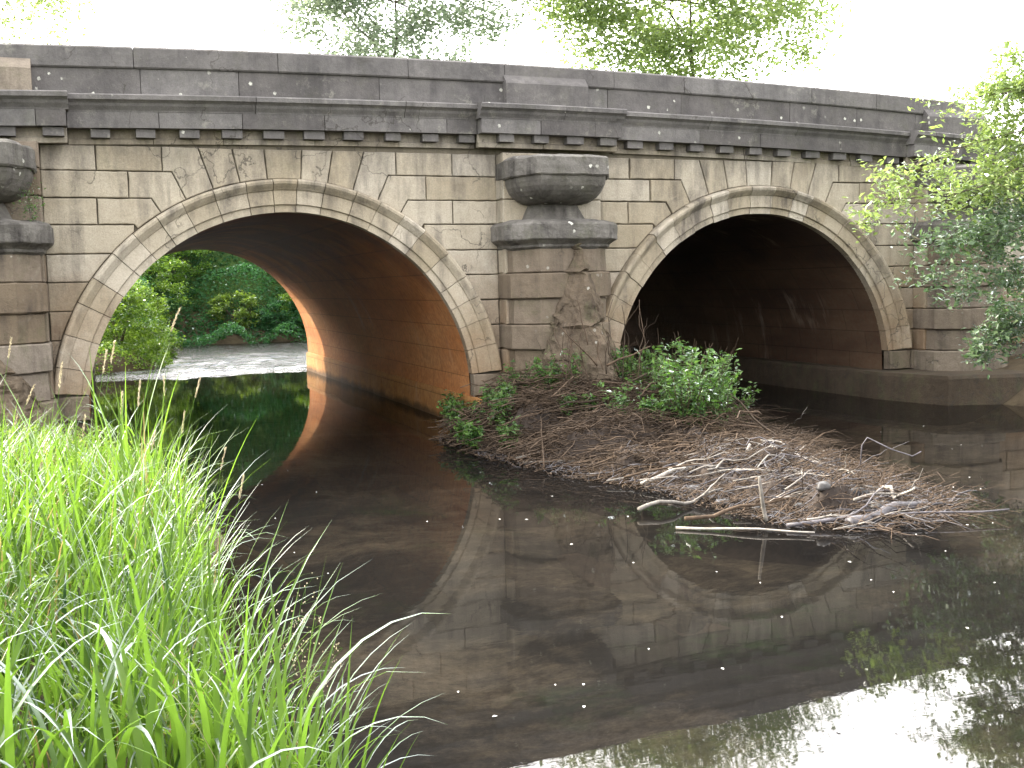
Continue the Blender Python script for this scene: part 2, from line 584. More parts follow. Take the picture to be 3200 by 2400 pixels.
def block(mb, pts, P=FAC, p=0.045, gap=0.0065, b=0.012, back=-0.05, tone=None):
    """one dressed stone: outline in (u,v), arrises bevelled, standing p proud"""
    if area(pts) < 0:
        pts = pts[::-1]
    tone = random.random() if tone is None else tone
    p += random.uniform(-0.008, 0.010)
    o = inset(pts, gap * random.uniform(0.7, 1.3))
    rag = []
    sd = random.uniform(0, 50)
    m = len(o)
    chip = random.randint(0, m - 1) if random.random() < 0.3 else -1
    for q in range(m):
        a, c = o[q], o[(q + 1) % m]
        L = math.hypot(c[0] - a[0], c[1] - a[1])
        k = max(1, int(L / 0.07))
        nx_, ny_ = -(c[1] - a[1]) / (L + 1e-9), (c[0] - a[0]) / (L + 1e-9)
        for j in range(k):
            t = j / k
            e = 0.0 if j == 0 else max(0, noise.noise(Vector((t * L * 9, sd, q * 3.7))) * 0.011)
            if j and q == chip:
                e += max(0, noise.noise(Vector((t * L * 4, sd + 9, 1.0))) - 0.1) * 0.045
            rag.append((a[0] + (c[0] - a[0]) * t + nx_ * e, a[1] + (c[1] - a[1]) * t + ny_ * e))
    o = rag
    pts = rag
    i = inset(o, b)
    i2 = inset(o, b * 0.35)
    n = len(pts)
    V = [P(u, v, back) for u, v in o] + [P(u, v, p - b) for u, v in o] + [P(u, v, p - b * 0.3) for u, v in i2] + [P(u, v, p) for u, v in i]
    F = []
    for r in range(3):
        for k in range(n):
            k2 = (k + 1) % n
            F.append((r * n + k, r * n + k2, (r + 1) * n + k2, (r + 1) * n + k))
    F.append(tuple(3 * n + k for k in range(n)))
    mb.add(V, F, tone)


def box(mb, x0, x1, y0, y1, z0, z1, tone=0.5):
    V = [(x, y, z) for z in (z0, z1) for y in (y0, y1) for x in (x0, x1)]
    mb.add(V, [(0, 2, 3, 1), (4, 5, 7, 6), (0, 1, 5, 4), (2, 6, 7, 3), (0, 4, 6, 2), (1, 3, 7, 5)], tone)


def tube(mb, pts, radii, sides=6, tone=0.5, cap=True):
    V, F = [], []
    n = len(pts)
    pts = [Vector(p) for p in pts]
    up = Vector((0.13, 0.21, 0.97))
    for i, p in enumerate(pts):
        d = (pts[min(i + 1, n - 1)] - pts[max(i - 1, 0)]).normalized()
        a = d.cross(up)
        if a.length < 1e-3:
            a = d.cross(Vector((1, 0, 0)))
        a.normalize()
        c = d.cross(a)
        for k in range(sides):
            t = 2 * math.pi * k / sides
            V.append(p + (a * math.cos(t) + c * math.sin(t)) * radii[i])
    for i in range(n - 1):
        for k in range(sides):
            k2 = (k + 1) % sides
            F.append((i * sides + k, i * sides + k2, (i + 1) * sides + k2, (i + 1) * sides + k))
    if cap:
        F.append(tuple(range(sides))[::-1])
        F.append(tuple((n - 1) * sides + k for k in range(sides)))
    mb.add(V, F, tone)


# ------------------------------------------------------------------ levels measured on the facade
COURSE = [3.80, 3.49, 3.165, 2.84, 2.49, 2.15, 1.80, 1.45, 1.11, 0.77]
ARCH = [2.36, 9.60]
CZ0 = 0.50
RI, RO = 2.50, 2.92
PIER = [-1.26, 6.02, 13.36]
LEN = 12.3


def hump(x):
    return 0.08 - 0.0028 * (x - 5) ** 2 if x < 17 else -0.33


bridge = empty('stone_bridge', (0, 0, 0))
tag(bridge, 'old sandstone road bridge with two round arches and a sooty parapet', 'bridge')

# ---- backing wall behind the dressed blocks (fills the joints), with arch openings
mb = MB()
mbB = MB()
xs = sorted(set([round(-4.6 + 0.2 * i, 3) for i in range(int(23.4 / 0.2) + 1)] + [c + s * r for c in ARCH for s in (-1, 1) for r in (2.6,)]))
RB = 2.6
for c in ARCH:
    xs += [c + RB * math.cos(math.pi * k / 40) for k in range(41)]
xs = sorted(set(round(x, 4) for x in xs))


def low(x):
    for c in ARCH:
        if abs(x - c) < RB - 1e-4:
            return CZ0 + math.sqrt(RB * RB - (x - c) ** 2)
    return -0.5


for a, b in zip(xs[:-1], xs[1:]):
    m = (a + b) / 2
    inside = any(abs(m - c) < RB for c in ARCH)
    za = low(a) if inside and low(a) > -0.5 else (CZ0 if inside else -0.5)
    zb = low(b) if inside and low(b) > -0.5 else (CZ0 if inside else -0.5)
    mb.add([(a, 0.0, za), (b, 0.0, zb), (b, 0.0, 4.0), (a, 0.0, 4.0)], [(0, 1, 2, 3)], 0.5)
    mbB.add([(a, LEN, za), (b, LEN, zb), (b, LEN, 4.0), (a, LEN, 4.0)], [(3, 2, 1, 0)], 0.5)
mb.build('backing_wall', M['joint'], bridge)
mbB.build('rear_wall', M['joint'], bridge)

# ---- spandrel stones
mb = MB()
ANG = [4.2, 11.0, 17.8, 24.8, 31.6, 38.4]


def rad_pt(c, ang, z=None, r=None):
    t = R_(ang)
    if z is not None:
        return (c + (z - CZ0) * math.tan(t), z)
    return (c + r * math.sin(t), CZ0 + r * math.cos(t))


def arc(c, a0, a1, r=RO, n=4):
    return [rad_pt(c, a0 + (a1 - a0) * k / n, r=r) for k in range(n + 1)]


RS = RO + 0.0
crossX = [1.49, 1.90, 2.27]
SLAB = 0.74
for ai, c in enumerate(ARCH):
    # keyed stones round the crown
    bounds = [-17.8, -11.0, -4.2, 4.2, 11.0, 17.8]
    for a0, a1 in zip(bounds[:-1], bounds[1:]):
        pts = arc(c, a0, a1, RS) + [rad_pt(c, a1, z=3.80), rad_pt(c, a0, z=3.80)]
        block(mb, pts)
    for s in (-1, 1):
        for k, (a0, a1) in enumerate(((17.8, 24.8), (24.8, 31.6), (31.6, 38.4))):
            zt, zb = COURSE[k], COURSE[k + 1]
            xo = c + s * crossX[k]
            pts = arc(c, s * a0, s * a1, RS) + [rad_pt(c, s * a1, z=zb), (xo, zb), (xo, zt), rad_pt(c, s * a0, z=zt)]
            block(mb, pts)
        # plain courses from the arch out to the pier slab
        pc = PIER[ai] if s < 0 else PIER[ai + 1]
        edge = pc - s * (SLAB + 0.0)
        for k in range(9):
            zt, zb = COURSE[k], COURSE[k + 1]
            if k < 3:
                u0 = [(c + s * crossX[k], zb), (c + s * crossX[k], zt)]
                xin = c + s * crossX[k]
            else:
                u0 = []
                for q in range(5):
                    zz = zb + (zt - zb) * q / 4
                    u0.append((c + s * math.sqrt(RS ** 2 - (zz - CZ0) ** 2), zz))
                xin = u0[2][0]
                if k == 3:
                    # meets the last radial joint
                    u0[-1] = rad_pt(c, s * 38.4, z=zt)
            span = abs(edge - xin)
            nb = max(1, round(span / random.choice([0.75, 0.9, 1.05])))
            if k in (0,) and nb < 2:
                nb = 2
            if span < 0.5:
                nb = 1
            cuts = []
            for j in range(1, nb):
                cuts.append(xin + (edge - xin) * (j + random.uniform(-0.18, 0.18)) / nb)
            left = u0
            for cx in cuts + [edge]:
                pts = left + [(cx, zt), (cx, zb)]
                block(mb, pts)
                left = [(cx, zb), (cx, zt)]
    mb.build('spandrel_wall', M['ashlar'], bridge)
    mb = MB()
# wall right of the third slab, beyond the last pier (both ends of the bridge)
for (xa, xb) in ((-4.6, PIER[0] - SLAB), (PIER[2] + SLAB, 18.4)):
    for k in range(9):
        zt, zb = COURSE[k], COURSE[k + 1]
        x = xa - random.uniform(0, 0.6) * (1 if xa > 0 else 0)
        x = xa
        while x < xb - 0.01:
            x2 = min(xb, x + random.uniform(0.6, 1.2))
            if xb - x2 < 0.3:
                x2 = xb
            block(mb, [(x, zb), (x2, zb), (x2, zt), (x, zt)])
            x = x2
    mb.build('end_wall', M['ashlar'], bridge)
    mb = MB()
# stones under the springing beside the openings
for c in ARCH:
    for s in (-1, 1):
        pc = PIER[ARCH.index(c)] if s < 0 else PIER[ARCH.index(c) + 1]
        mb = MB()
        a, b = c + s * RI * 0.994, pc - s * SLAB
        m = c + s * 2.93
        block(mb, [(min(a, m), 0.46), (max(a, m), 0.46), (max(a, m), 0.77), (min(a, m), 0.77)], p=0.10, tone=0.4)
        block(mb, [(min(m, b), 0.46), (max(m, b), 0.46), (max(m, b), 0.77), (min(m, b), 0.77)], p=0.12, tone=0.5)
        mb.build('springing_stone', M['pier'], bridge)
pass

# ---- arch rings: moulded, cut into voussoirs
prof = [(RI, -0.10), (RI, 0.05), (2.588, 0.055), (2.592, 0.075), (2.60, 0.085), (2.775, 0.09), (2.782, 0.11), (2.80, 0.125),
        (2.825, 0.15), (2.855, 0.175), (2.885, 0.18), (2.905, 0.165), (2.915, 0.13), (2.92, 0.06), (2.92, -0.10)]
for c in ARCH:
    mb = MB()
    th0 = -90 - math.degrees(math.asin((CZ0 - 0.77) / -RI)) * -1
    a_lo = math.degrees(math.acos((0.77 - CZ0) / RI))
    edges = [-a_lo]
    while edges[-1] < a_lo - 6.5:
        edges.append(edges[-1] + random.uniform(6.2, 9.3))
    edges[-1] = a_lo
    for a0, a1 in zip(edges[:-1], edges[1:]):
        g = 0.06 + random.uniform(0, 0.05)
        b0, b1 = a0 + g, a1 - g
        off = random.uniform(-0.008, 0.008)
        dr = random.uniform(-0.006, 0.006)
        N = 5
        V, F = [], []
        L = len(prof)
        for k in range(N + 1):
            t = R_(b0 + (b1 - b0) * k / N)
            for r, p in prof:
                rr = r + (dr if p > 0 else 0)
                V.append((c + rr * math.sin(t), -(p + (off if p > 0.02 else 0)), CZ0 + rr * math.cos(t)))
        for k in range(N):
            for j in range(L - 1):
                F.append((k * L + j, k * L + j + 1, (k + 1) * L + j + 1, (k + 1) * L + j))
        F.append(tuple(range(L))[::-1])
        F.append(tuple(N * L + j for j in range(L)))
        mb.add(V, F, random.random())
    o = mb.build('arch_ring', M['ring'], bridge)

# ---- vaults
for c in ARCH:
    mb = MB()
    sec = [(c - 2.53, -0.5), (c - 2.53, 0.46), (c - 2.495, 0.46), (c - 2.495, 0.77)]
    pts = [(c + 2.50 * math.sin(R_(a)), CZ0 + 2.50 * math.cos(R_(a))) for a in np.linspace(-83.8, 83.8, 49)]
    sec = [(c - 2.53, -0.5)] + pts + [(c + 2.53, -0.5)]
    ny = 25
    V, F = [], []
    for j in range(ny):
        y = 0.09 + (LEN - 0.09) * j / (ny - 1)
        for (x, z) in sec:
            V.append((x, y, z))
    L = len(sec)
    for j in range(ny - 1):
        for k in range(L - 1):
            F.append((j * L + k, (j + 1) * L + k, (j + 1) * L + k + 1, j * L + k + 1))
    mb.add(V, F, 0.5)
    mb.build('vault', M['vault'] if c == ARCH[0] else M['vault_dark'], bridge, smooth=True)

# ---- footing ledges
mb = MB()


def ledge_poly(mb, pts, z0, z1, tone=0.5, batter=0.0, sub=0.35, rag=0.03):
    """prism with a slightly ragged edge"""
    P = []
    for i in range(len(pts)):
        a, b = Vector(pts[i]), Vector(pts[(i + 1) % len(pts)])
        n = max(1, int((b - a).length / sub))
        for k in range(n):
            P.append(a.lerp(b, k / n))
    n = len(P)
    V, F = [], []
    cx = sum(p.x for p in P) / n
    cy = sum(p.y for p in P) / n
    levels = [(z0, 0.06), (z0 + (z1 - z0) * 0.35, 0.0), (z1 - 0.05, 0.0), (z1, -0.03)]
    for z, off in levels:
        for p in P:
            d = Vector((p.x - cx, p.y - cy)).normalized()
            nn = noise.noise(Vector((p.x * 2.3, p.y * 2.3, z * 4))) * rag * (2.6 if z < 0.1 else 1)
            V.append((p.x + d.x * (off + nn), p.y + d.y * (off + nn), z + (noise.noise(Vector((p.x, p.y, 3))) * 0.02 if z > z0 + 0.1 else 0)))
    for r in range(len(levels) - 1):
        for k in range(n):
            F.append((r * n + k, r * n + (k + 1) % n, (r + 1) * n + (k + 1) % n, (r + 1) * n + k))
    F.append(tuple((len(levels) - 1) * n + k for k in range(n)))
    mb.add(V, F, tone)


ledge_poly(mb, [(11.72, 12.4), (12.6, 12.4), (15.8, 2.0), (15.8, -2.0), (12.9, -1.75), (12.05, -1.45), (11.78, -0.2)], -0.45, 0.45)
mb.build('footing_ledge', M['ledge'], bridge)
mb = MB()
ledge_poly(mb, [(4.81, 12.35), (7.16, 12.35), (7.16, -0.25), (6.9, -0.9), (5.2, -0.9), (4.82, -0.25)], -0.45, 0.45)
mb.build('footing_ledge', M['warm_ledge'], bridge)
mb = MB()
ledge_poly(mb, [(-3.0, 12.35), (-0.08, 12.35), (-0.10, -0.35), (-0.25, -0.85), (-2.4, -1.0), (-3.5, -0.6)], -0.45, 0.42)
mb.build('footing_ledge', M['ledge'], bridge)

# ---- entablature following the gentle hump of the deck


def seg_run(mb, x0, x1, lens, section, p0=0.0, gap=0.004, tone=None, ends=True):
    """extrudes a closed (p,z) section along x in separate stones; z follows the hump"""
    x = x0
    while x < x1 - 1e-3:
        x2 = min(x1, x + random.uniform(*lens))
        if x1 - x2 < lens[0] * 0.4:
            x2 = x1
        a, b = x + gap, x2 - gap
        tn = random.random() if tone is None else tone
        jp = random.uniform(-0.004, 0.006)
        n = max(1, int((b - a) / 0.5))
        V, F = [], []
        L = len(section)
        for k in range(n + 1):
            xx = a + (b - a) * k / n
            h = hump(xx)
            for p, z in section:
                V.append((xx, -(p + p0 + (jp if p > 0 else 0)), z + h))
        for k in range(n):
            for j in range(L):
                j2 = (j + 1) % L
                F.append((k * L + j, k * L + j2, (k + 1) * L + j2, (k + 1) * L + j))
        F.append(tuple(range(L)))
        F.append(tuple(n * L + j for j in range(L))[::-1])
        mb.add(V, F, tn)
        x = x2


XL, XR = -4.6, 18.4
BW = 1.06   # half width of the forward breaks
breaks = [(p - BW, p + BW) for p in PIER]
breaks[0] = (PIER[0] - BW, -0.19)
frieze = [(-0.05, 3.79), (0.05, 3.79), (0.055, 3.845), (0.03, 3.865), (0.03, 3.99), (-0.05, 3.99)]
fascia = [(-0.3, 3.965), (0.20, 3.965), (0.205, 4.15), (-0.3, 4.15)]
corn = [(-0.3, 4.153), (0.20, 4.153), (0.205, 4.17), (0.22, 4.19), (0.245, 4.22), (0.26, 4.25), (0.285, 4.27), (0.31, 4.285), (0.315, 4.335), (0.30, 4.35), (0.05, 4.385), (-0.3, 4.385)]
para = [(-0.36, 4.36), (0.05, 4.36), (0.055, 4.69), (-0.36, 4.69)]
cop = [(-0.42, 4.693), (0.075, 4.693), (0.09, 4.71), (0.085, 4.93), (0.06, 4.955), (-0.40, 4.955), (-0.42, 4.93)]
runs = []
cur = XL
for a, b in breaks:
    runs.append((cur, a, 0.0))
    runs.append((a, b, 0.17))
    cur = b
runs.append((cur, XR, 0.0))
mbF, mbC, mbZ = MB(), MB(), MB()
for a, b, p in runs:
    seg_run(mbZ, a, b, (0.7, 1.3), frieze, p)
    seg_run(mbF, a, b, (0.8, 1.7), fascia, p)
    seg_run(mbC, a - (0.03 if p else 0), b + (0.03 if p else 0), (1.2, 2.3), corn, p)
mbZ.build('frieze', M['ashlar'], bridge)
mbF.build('fascia', M['sooty'], bridge)
mbC.build('cornice', M['sooty'], bridge)
mb = MB()
seg_run(mb, XL, 13.62, (1.0, 2.1), para)
mb.build('parapet', M['sooty'], bridge)
mb = MB()
seg_run(mb, XL, XR, (1.5, 2.4), [(-LEN + 0.05, 4.36), (-LEN + 0.4, 4.36), (-LEN + 0.4, 4.69), (-LEN + 0.05, 4.69)])
mb.build('parapet', M['sooty'], bridge)
mb = MB()
seg_run(mb, XL, 13.62, (1.1, 2.6), cop)
mb.build('coping', M['sooty'], bridge)
mb = MB()
seg_run(mb, XL, XR, (1.5, 2.4), [(-LEN, 4.70), (-LEN + 0.45, 4.70), (-LEN + 0.45, 4.95), (-LEN, 4.95)])
mb.build('coping', M['sooty'], bridge)
# parapet panels over the piers
for pi, pc in enumerate(PIER):
    mb = MB()
    if pi == 0:
        xa, xb = PIER[0] - 0.72, -0.545
    else:
        xa, xb = pc - 0.62, pc + 0.62
    h = hump(pc)
    S = [(0.02, 4.36), (0.20, 4.36), (0.205, 4.67), (0.18, 4.705), (0.09, 4.80), (0.02, 4.80)]
    V, F = [], []
    for x, e in ((xa, 0.0), (xa + 0.03, 0.012), (xb - 0.03, 0.012), (xb, 0.0)):
        for p, z in S:
            V.append((x, -(p + (e if p > 0.1 else 0)), z + h))
    L = len(S)
    for k in range(3):
        for j in range(L):
            F.append((k * L + j, k * L + (j + 1) % L, (k + 1) * L + (j + 1) % L, (k + 1) * L + j))
    F += [tuple(range(L)), tuple(3 * L + j for j in range(L))[::-1]]
    mb.add(V, F, 0.4 if pi else 0.9)
    mb.build('parapet_panel', M['sooty'] if pi else M['pier'], bridge)

# dentils
dm = MB()
V = []
w2, d0, d1, z0, z1, bb = 0.12, 0.02, 0.155, 0.0, 0.105, 0.008
box(dm, -w2, w2, -d1, -d0, z0, z1, 0.5)
dent = None
x = -2.4
i = 0
while x < 17.4:
    p = 0.0
    for a, b in breaks:
        if a - 0.05 < x < b + 0.05:
            p = 0.17
    if dent is None:
        dent = dm.build('dentil', M['sooty'], bridge)
        o = dent
    else:
        o = dent.copy()
        o.parent = bridge
        col.objects.link(o)
    o.location = (x, -p, 3.858 + hump(x))
    o.scale = (random.uniform(0.85, 1.12), 1, random.uniform(0.9, 1.0))
    x += 0.515 if random.random() > 0.1 else 0.53
    i += 1

# road deck
mb = MB()
n = 24
V, F = [], []
for k in range(n + 1):
    xx = -4.6 + 23.0 * k / n
    for y in (0.25, LEN - 0.25):
        V.append((xx, y, 4.36 + hump(xx)))
for k in range(n):
    F.append((2 * k, 2 * k + 2, 2 * k + 3, 2 * k + 1))
mb.add(V, F)
mb.build('road_deck', M['asphalt'], bridge)


# ---- piers
def plan(hw, fw, pw, pf):
    """half octagon: half width at wall, half width of front, depth of side, depth of front"""
    return [(-hw, 0.0), (-hw, pw), (-fw, pf), (fw, pf), (hw, pw), (hw, 0.0)]


def loft(mb, c, rings, tone=0.5, sub=1):
    """rings: list of (z, plan) ; closed on top and bottom"""
    n = len(rings[0][1])
    V, F = [], []
    for z, pl in rings:
        for u, p in pl:
            V.append((c + u, -p, z))
    for r in range(len(rings) - 1):
        for k in range(n):
            k2 = (k + 1) % n
            F.append((r * n + k, (r + 1) * n + k, (r + 1) * n + k2, r * n + k2))
    F.append(tuple(range(n)))
    F.append(tuple((len(rings) - 1) * n + k for k in range(n))[::-1])
    mb.add(V, F, tone)


def stone_ring(mb, c, z0, z1, pl, b=0.014, tone=None):
    def sh(d):
        return [(u * (1 - d / 0.7), p - d if p > 0 else 0) for u, p in pl]
    loft(mb, c, [(z0 + 0.006, sh(b)), (z0 + b + 0.006, pl), (z1 - b - 0.006, pl), (z1 - 0.006, sh(b))], random.random() if tone is None else tone)


for pi, pc in enumerate(PIER):
    pier = empty('pier', (0, 0, 0))
    pier.parent = bridge
    # rusticated slab standing 0.3 m proud
    mb = MB()
    box(mb, pc - SLAB + 0.02, pc + SLAB - 0.02, -0.26, 0.02, 0.3, 3.79, 0.1)
    for k in range(9):
        zt, zb = COURSE[k], COURSE[k + 1]
        for s in (-1, 1):
            xe = pc + s * SLAB
            Pm = (lambda sx: (lambda u, v, d: (sx + (d if sx > pc else -d), u, v)))(pc + s * (SLAB - 0.02))
            block(mb, [(-0.30, zb), (0.0, zb), (0.0, zt), (-0.30, zt)], P=Pm, p=0.02, back=-0.02, gap=0.01, tone=random.random())
        if k < 4 or True:
            j = random.uniform(-0.2, 0.2)
            block(mb, [(pc - SLAB, zb), (pc + j, zb), (pc + j, zt), (pc - SLAB, zt)], P=lambda u, v, d: (u, -0.26 - d, v))
            block(mb, [(pc + j, zb), (pc + SLAB, zb), (pc + SLAB, zt), (pc + j, zt)], P=lambda u, v, d: (u, -0.26 - d, v))
    mb.build('pilaster', M['ashlar'] if pi else M['pier'], pier)
    # shaft
    mb = MB()
    loft(mb, pc, [(0.2, plan(0.66, 0.38, 0.48, 0.74)), (2.6, plan(0.66, 0.38, 0.48, 0.74))], 0.1)
    for q, k in enumerate(range(4, 9)):
        zt, zb = COURSE[k], COURSE[k + 1]
        wide = (k % 2 == 1)
        e = 0.05 if wide else 0.0
        stone_ring(mb, pc, zb, zt, plan(0.70 + e, 0.42 + e * 0.5, 0.50 + e * 0.5, 0.78 + e))
    stone_ring(mb, pc, 0.42, 0.77, plan(0.78, 0.46, 0.56, 0.86))
    weather(mb.build('shaft', M['pier'], pier), 0.09, 0.008, 5, -0.1)
    # cap
    mb = MB()
    zt = 2.86
    rings = [(2.47, plan(0.70, 0.42, 0.50, 0.78)), (2.50, plan(0.74, 0.45, 0.54, 0.82)), (2.53, plan(0.745, 0.455, 0.545, 0.825)),
             (2.56, plan(0.78, 0.48, 0.56, 0.86)), (2.60, plan(0.835, 0.53, 0.60, 0.92)), (2.61, plan(0.84, 0.535, 0.60, 0.925)),
             (2.79, plan(0.84, 0.535, 0.60, 0.925)), (2.82, plan(0.81, 0.51, 0.58, 0.90)), (zt, plan(0.70, 0.42, 0.50, 0.74))]
    loft(mb, pc, rings, 0.5)
    weather(mb.build('pier_cap', M['capstone'], pier), 0.07, 0.016, 5)
    # basin on its neck
    mb = MB()
    rings = [(2.80, plan(0.50, 0.34, 0.5, 0.70)), (2.9, plan(0.44, 0.30, 0.42, 0.62)), (3.08, plan(0.36, 0.24, 0.36, 0.55))]
    for k in range(9):
        a = math.pi / 2 * k / 8
        f = math.sin(a)
        zz = 3.08 + 0.36 * (1 - math.cos(a))
        rings.append((zz, plan(0.36 + 0.33 * f, 0.24 + 0.23 * f, 0.36 + 0.22 * f, 0.55 + 0.50 * f)))
    loft(mb, pc - 0.02, rings, 0.35)
    weather(mb.build('basin', M['capstone'], pier), 0.08, 0.008, 5)
    mb = MB()
    rings = [(3.43, plan(0.71, 0.48, 0.59, 1.07)), (3.445, plan(0.725, 0.49, 0.60, 1.09)), (3.66, plan(0.725, 0.49, 0.60, 1.09)),
             (3.685, plan(0.70, 0.47, 0.58, 1.06)), (3.72, plan(0.60, 0.38, 0.42, 0.80)), (3.74, plan(0.5, 0.3, 0.2, 0.4))]
    loft(mb, pc - 0.02, rings, 0.6)
    weather(mb.build('basin_rim', M['capstone'], pier), 0.07, 0.015, 5)
    # pointed cutwater, crumbling
    mb = MB()
    apex = Vector((pc + 0.16, -0.80, 2.62 if pi else 1.55))
    base = [Vector((pc - 0.80, -0.55, 0.1)), Vector((pc - 0.78, -0.95, 0.1)), Vector((pc + 0.10, -2.15, 0.1)), Vector((pc + 0.95, -0.95, 0.1)), Vector((pc + 0.95, -0.55, 0.1))]
    NL = 60
    rows = []
    dense = []
    for q in range(len(base) - 1):
        for k in range(10):
            dense.append(base[q].lerp(base[q + 1], k / 10))
    dense.append(base[-1])
    V, F = [], []
    for r in range(NL + 1):
        t = r / NL
        for bpt in dense:
            p = bpt.lerp(apex, t)
            nn = noise.fractal(p * 2.2, 0.8, 2.1, 5)
            amp = 0.06 if t < 0.7 else 0.012
            if 0.42 < t < 0.64:
                amp = 0.16
            gr = min(abs(p.z - cz_) for cz_ in COURSE)
            if t > 0.5 and gr < 0.02:
                p = p + Vector((-0.1, 0.035, 0)) * 0.8
            p = p + Vector((0.3, -1, 0.25)).normalized() * nn * amp
            V.append(p)
    L = len(dense)
    for r in range(NL):
        for k in range(L - 1):
            F.append((r * L + k, r * L + k + 1, (r + 1) * L + k + 1, (r + 1) * L + k))
    mb.add(V, F, 0.4)
    if pi < 2:
        weather(mb.build('cutwater', M['rubble'], pier), 0.06, 0.03, 7, 0)


# ------------------------------------------------------------------ terrain
def smooth(a, b, x):
    t = min(1, max(0, (x - a) / (b - a)))
    return t * t * (3 - 2 * t)


def height(x, y):
    n = noise.fractal(Vector((x * 0.35, y * 0.35, 0)), 1, 2, 4) * 0.18
    if y < 12.35:
        if y < -0.9:
            xl = 0.62 + 0.18 * math.sin(y * 0.9) + 0.12 * math.sin(y * 2.3 + 1)
            xl += smooth(-4.0, -1.0, y) * -0.9
        else:
            xl = -0.6
        xr = 13.2 if y < -2.2 else 12.8
        far = 1e9
    else:
        xl = -0.5 + smooth(12.6, 14.6, y) * 1.75 + 0.10 * (y - 12.3) + 0.2 * math.sin(y * 0.8) * smooth(13, 15, y)
        xr = 8.0
        far = 26.5 - 0.05 * x + 0.4 * math.sin(x * 0.9)
    d = max(xl - x, x - xr, y - far)
    if y > 12.35 and x > 8.0:
        d = max(d, 0.3)
    h = -0.42 + n * 0.3 + smooth(-0.9, 0.9, d) * 0.85
    if d > 0:
        h += min(d, 6) * 0.06 + n * min(d, 1) * 0.6
    if y > 12.35:
        h += smooth(0.3, 7.5, y - far) * 7.0
        h += smooth(0, 2.0, x - xr) * 3.2 * (1 - smooth(24, 30, y))  # unseen bank raised behind the right arch to shut light out
        h += smooth(1.0, 7, xl - x) * 2.5
    if -0.4 < y < 12.7 and (x < -3.6 or x > 16.4):
        h = 4.2
    if y <= -0.4:
        h += smooth(1.5, 6, x - xr) * 1.6
    if y < -0.9 and x < xl - 1:
        h += smooth(1.0, 6, xl - x) * 0.7
    return h


gx = np.concatenate([np.linspace(-300, -12, 16)[:-1], np.linspace(-12, 30, 141), np.linspace(30, 300, 14)[1:]])
gy = np.concatenate([np.linspace(-200, -20, 10)[:-1], np.linspace(-20, 40, 201), np.linspace(40, 500, 18)[1:]])
V = np.array([(x, y, height(x, y)) for y in gy for x in gx])
nx = len(gx)
idx = np.arange(len(gy) * nx).reshape(len(gy), nx)
F = np.stack([idx[:-1, :-1], idx[:-1, 1:], idx[1:, 1:], idx[1:, :-1]], -1).reshape(-1, 4)
o = np_obj('ground', V, F, np.full(len(V), 0.5), M['ground'], smooth=True)
tag(o, kind='structure')

# river bed, laid just above the carved channel floor
bx = np.linspace(-1.2, 13.6, 75)
by = np.linspace(-16, 26.5, 180)


def bedz(x, y):
    f = noise.fractal(Vector((x * 0.7, y * 0.45, 4.0)), 1, 2.1, 5)
    return -0.33 + f * 0.10


V = np.array([(x, y, max(bedz(x, y), height(x, y) + 0.004) if height(x, y) < -0.1 else height(x, y) - 0.05) for y in by for x in bx])
nx = len(bx)
idx = np.arange(len(by) * nx).reshape(len(by), nx)
F = np.stack([idx[:-1, :-1], idx[:-1, 1:], idx[1:, 1:], idx[1:, :-1]], -1).reshape(-1, 4)
o = np_obj('river_bed', V, F, np.full(len(V), 0.5), M['bed'], smooth=True)
tag(o, kind='structure')

# calm water
mb = MB()
mb.add([(-1.5, -60, 0), (14.5, -60, 0), (14.5, 12.45, 0), (-1.5, 12.45, 0)], [(0, 1, 2, 3)])
tag(mb.build('river_water', M['water']), kind='structure')
# riffle upstream, real waves
rx = np.linspace(-1.5, 9.5, 111)
ry = np.linspace(12.42, 30, 350)
V = []
for y in ry:
    for x in rx:
        a = 1 - smooth(17.5, 20.5, y) * 0.8
        f = noise.fractal(Vector((x * 0.9 + 0.4 * math.sin(y), y * 2.6, 0)), 1, 2.0, 4)
        edge = smooth(12.42, 12.9, y)
        V.append((x, y, -0.03 + edge * (0.10 + 0.055 * f * a)))
V = np.array(V)
nx = len(rx)
idx = np.arange(len(ry) * nx).reshape(len(ry), nx)
F = np.stack([idx[:-1, :-1], idx[:-1, 1:], idx[1:, 1:], idx[1:, :-1]], -1).reshape(-1, 4)
o = np_obj('riffle_water', V, F, np.full(len(V), 0.5), M['riffle'], smooth=True)
tag(o, kind='structure')


# ------------------------------------------------------------------ foliage
def leaf_mesh(C, size, name, mat, parent=None, up=0.35, aspect=0.5, tone=None, droop=0.0, fold=0.25):
    """C: (n,3) leaf positions; each leaf a folded four point blade"""
    n = len(C)
    d = rng.normal(size=(n, 3))
    d[:, 2] = d[:, 2] * 0.5 - droop
    d /= np.linalg.norm(d, axis=1, keepdims=True)
    nr = rng.normal(size=(n, 3)) * (1 - up) + np.array([0, 0, 1]) * up * 2
    s = np.cross(d, nr)
    s /= (np.linalg.norm(s, axis=1, keepdims=True) + 1e-9)
    nn = np.cross(s, d)
    L = size * rng.uniform(0.55, 1.3, size=(n, 1))
    W = L * aspect * rng.uniform(0.8, 1.2, size=(n, 1))
    b = C - d * L * 0.5
    t = C + d * L * 0.5
    l = C + s * W * 0.5 + nn * W * fold - d * L * 0.08
    r = C - s * W * 0.5 + nn * W * fold - d * L * 0.08
    V = np.stack([b, l, t, r], 1).reshape(-1, 3)
    k = np.arange(n)[:, None] * 4
    F = np.concatenate([k + np.array([[0, 1, 2]]), k + np.array([[0, 2, 3]])], 0)
    if tone is None:
        tone = rng.uniform(0, 1, n)
    return np_obj(name, V, F, np.repeat(tone, 4), mat, parent)


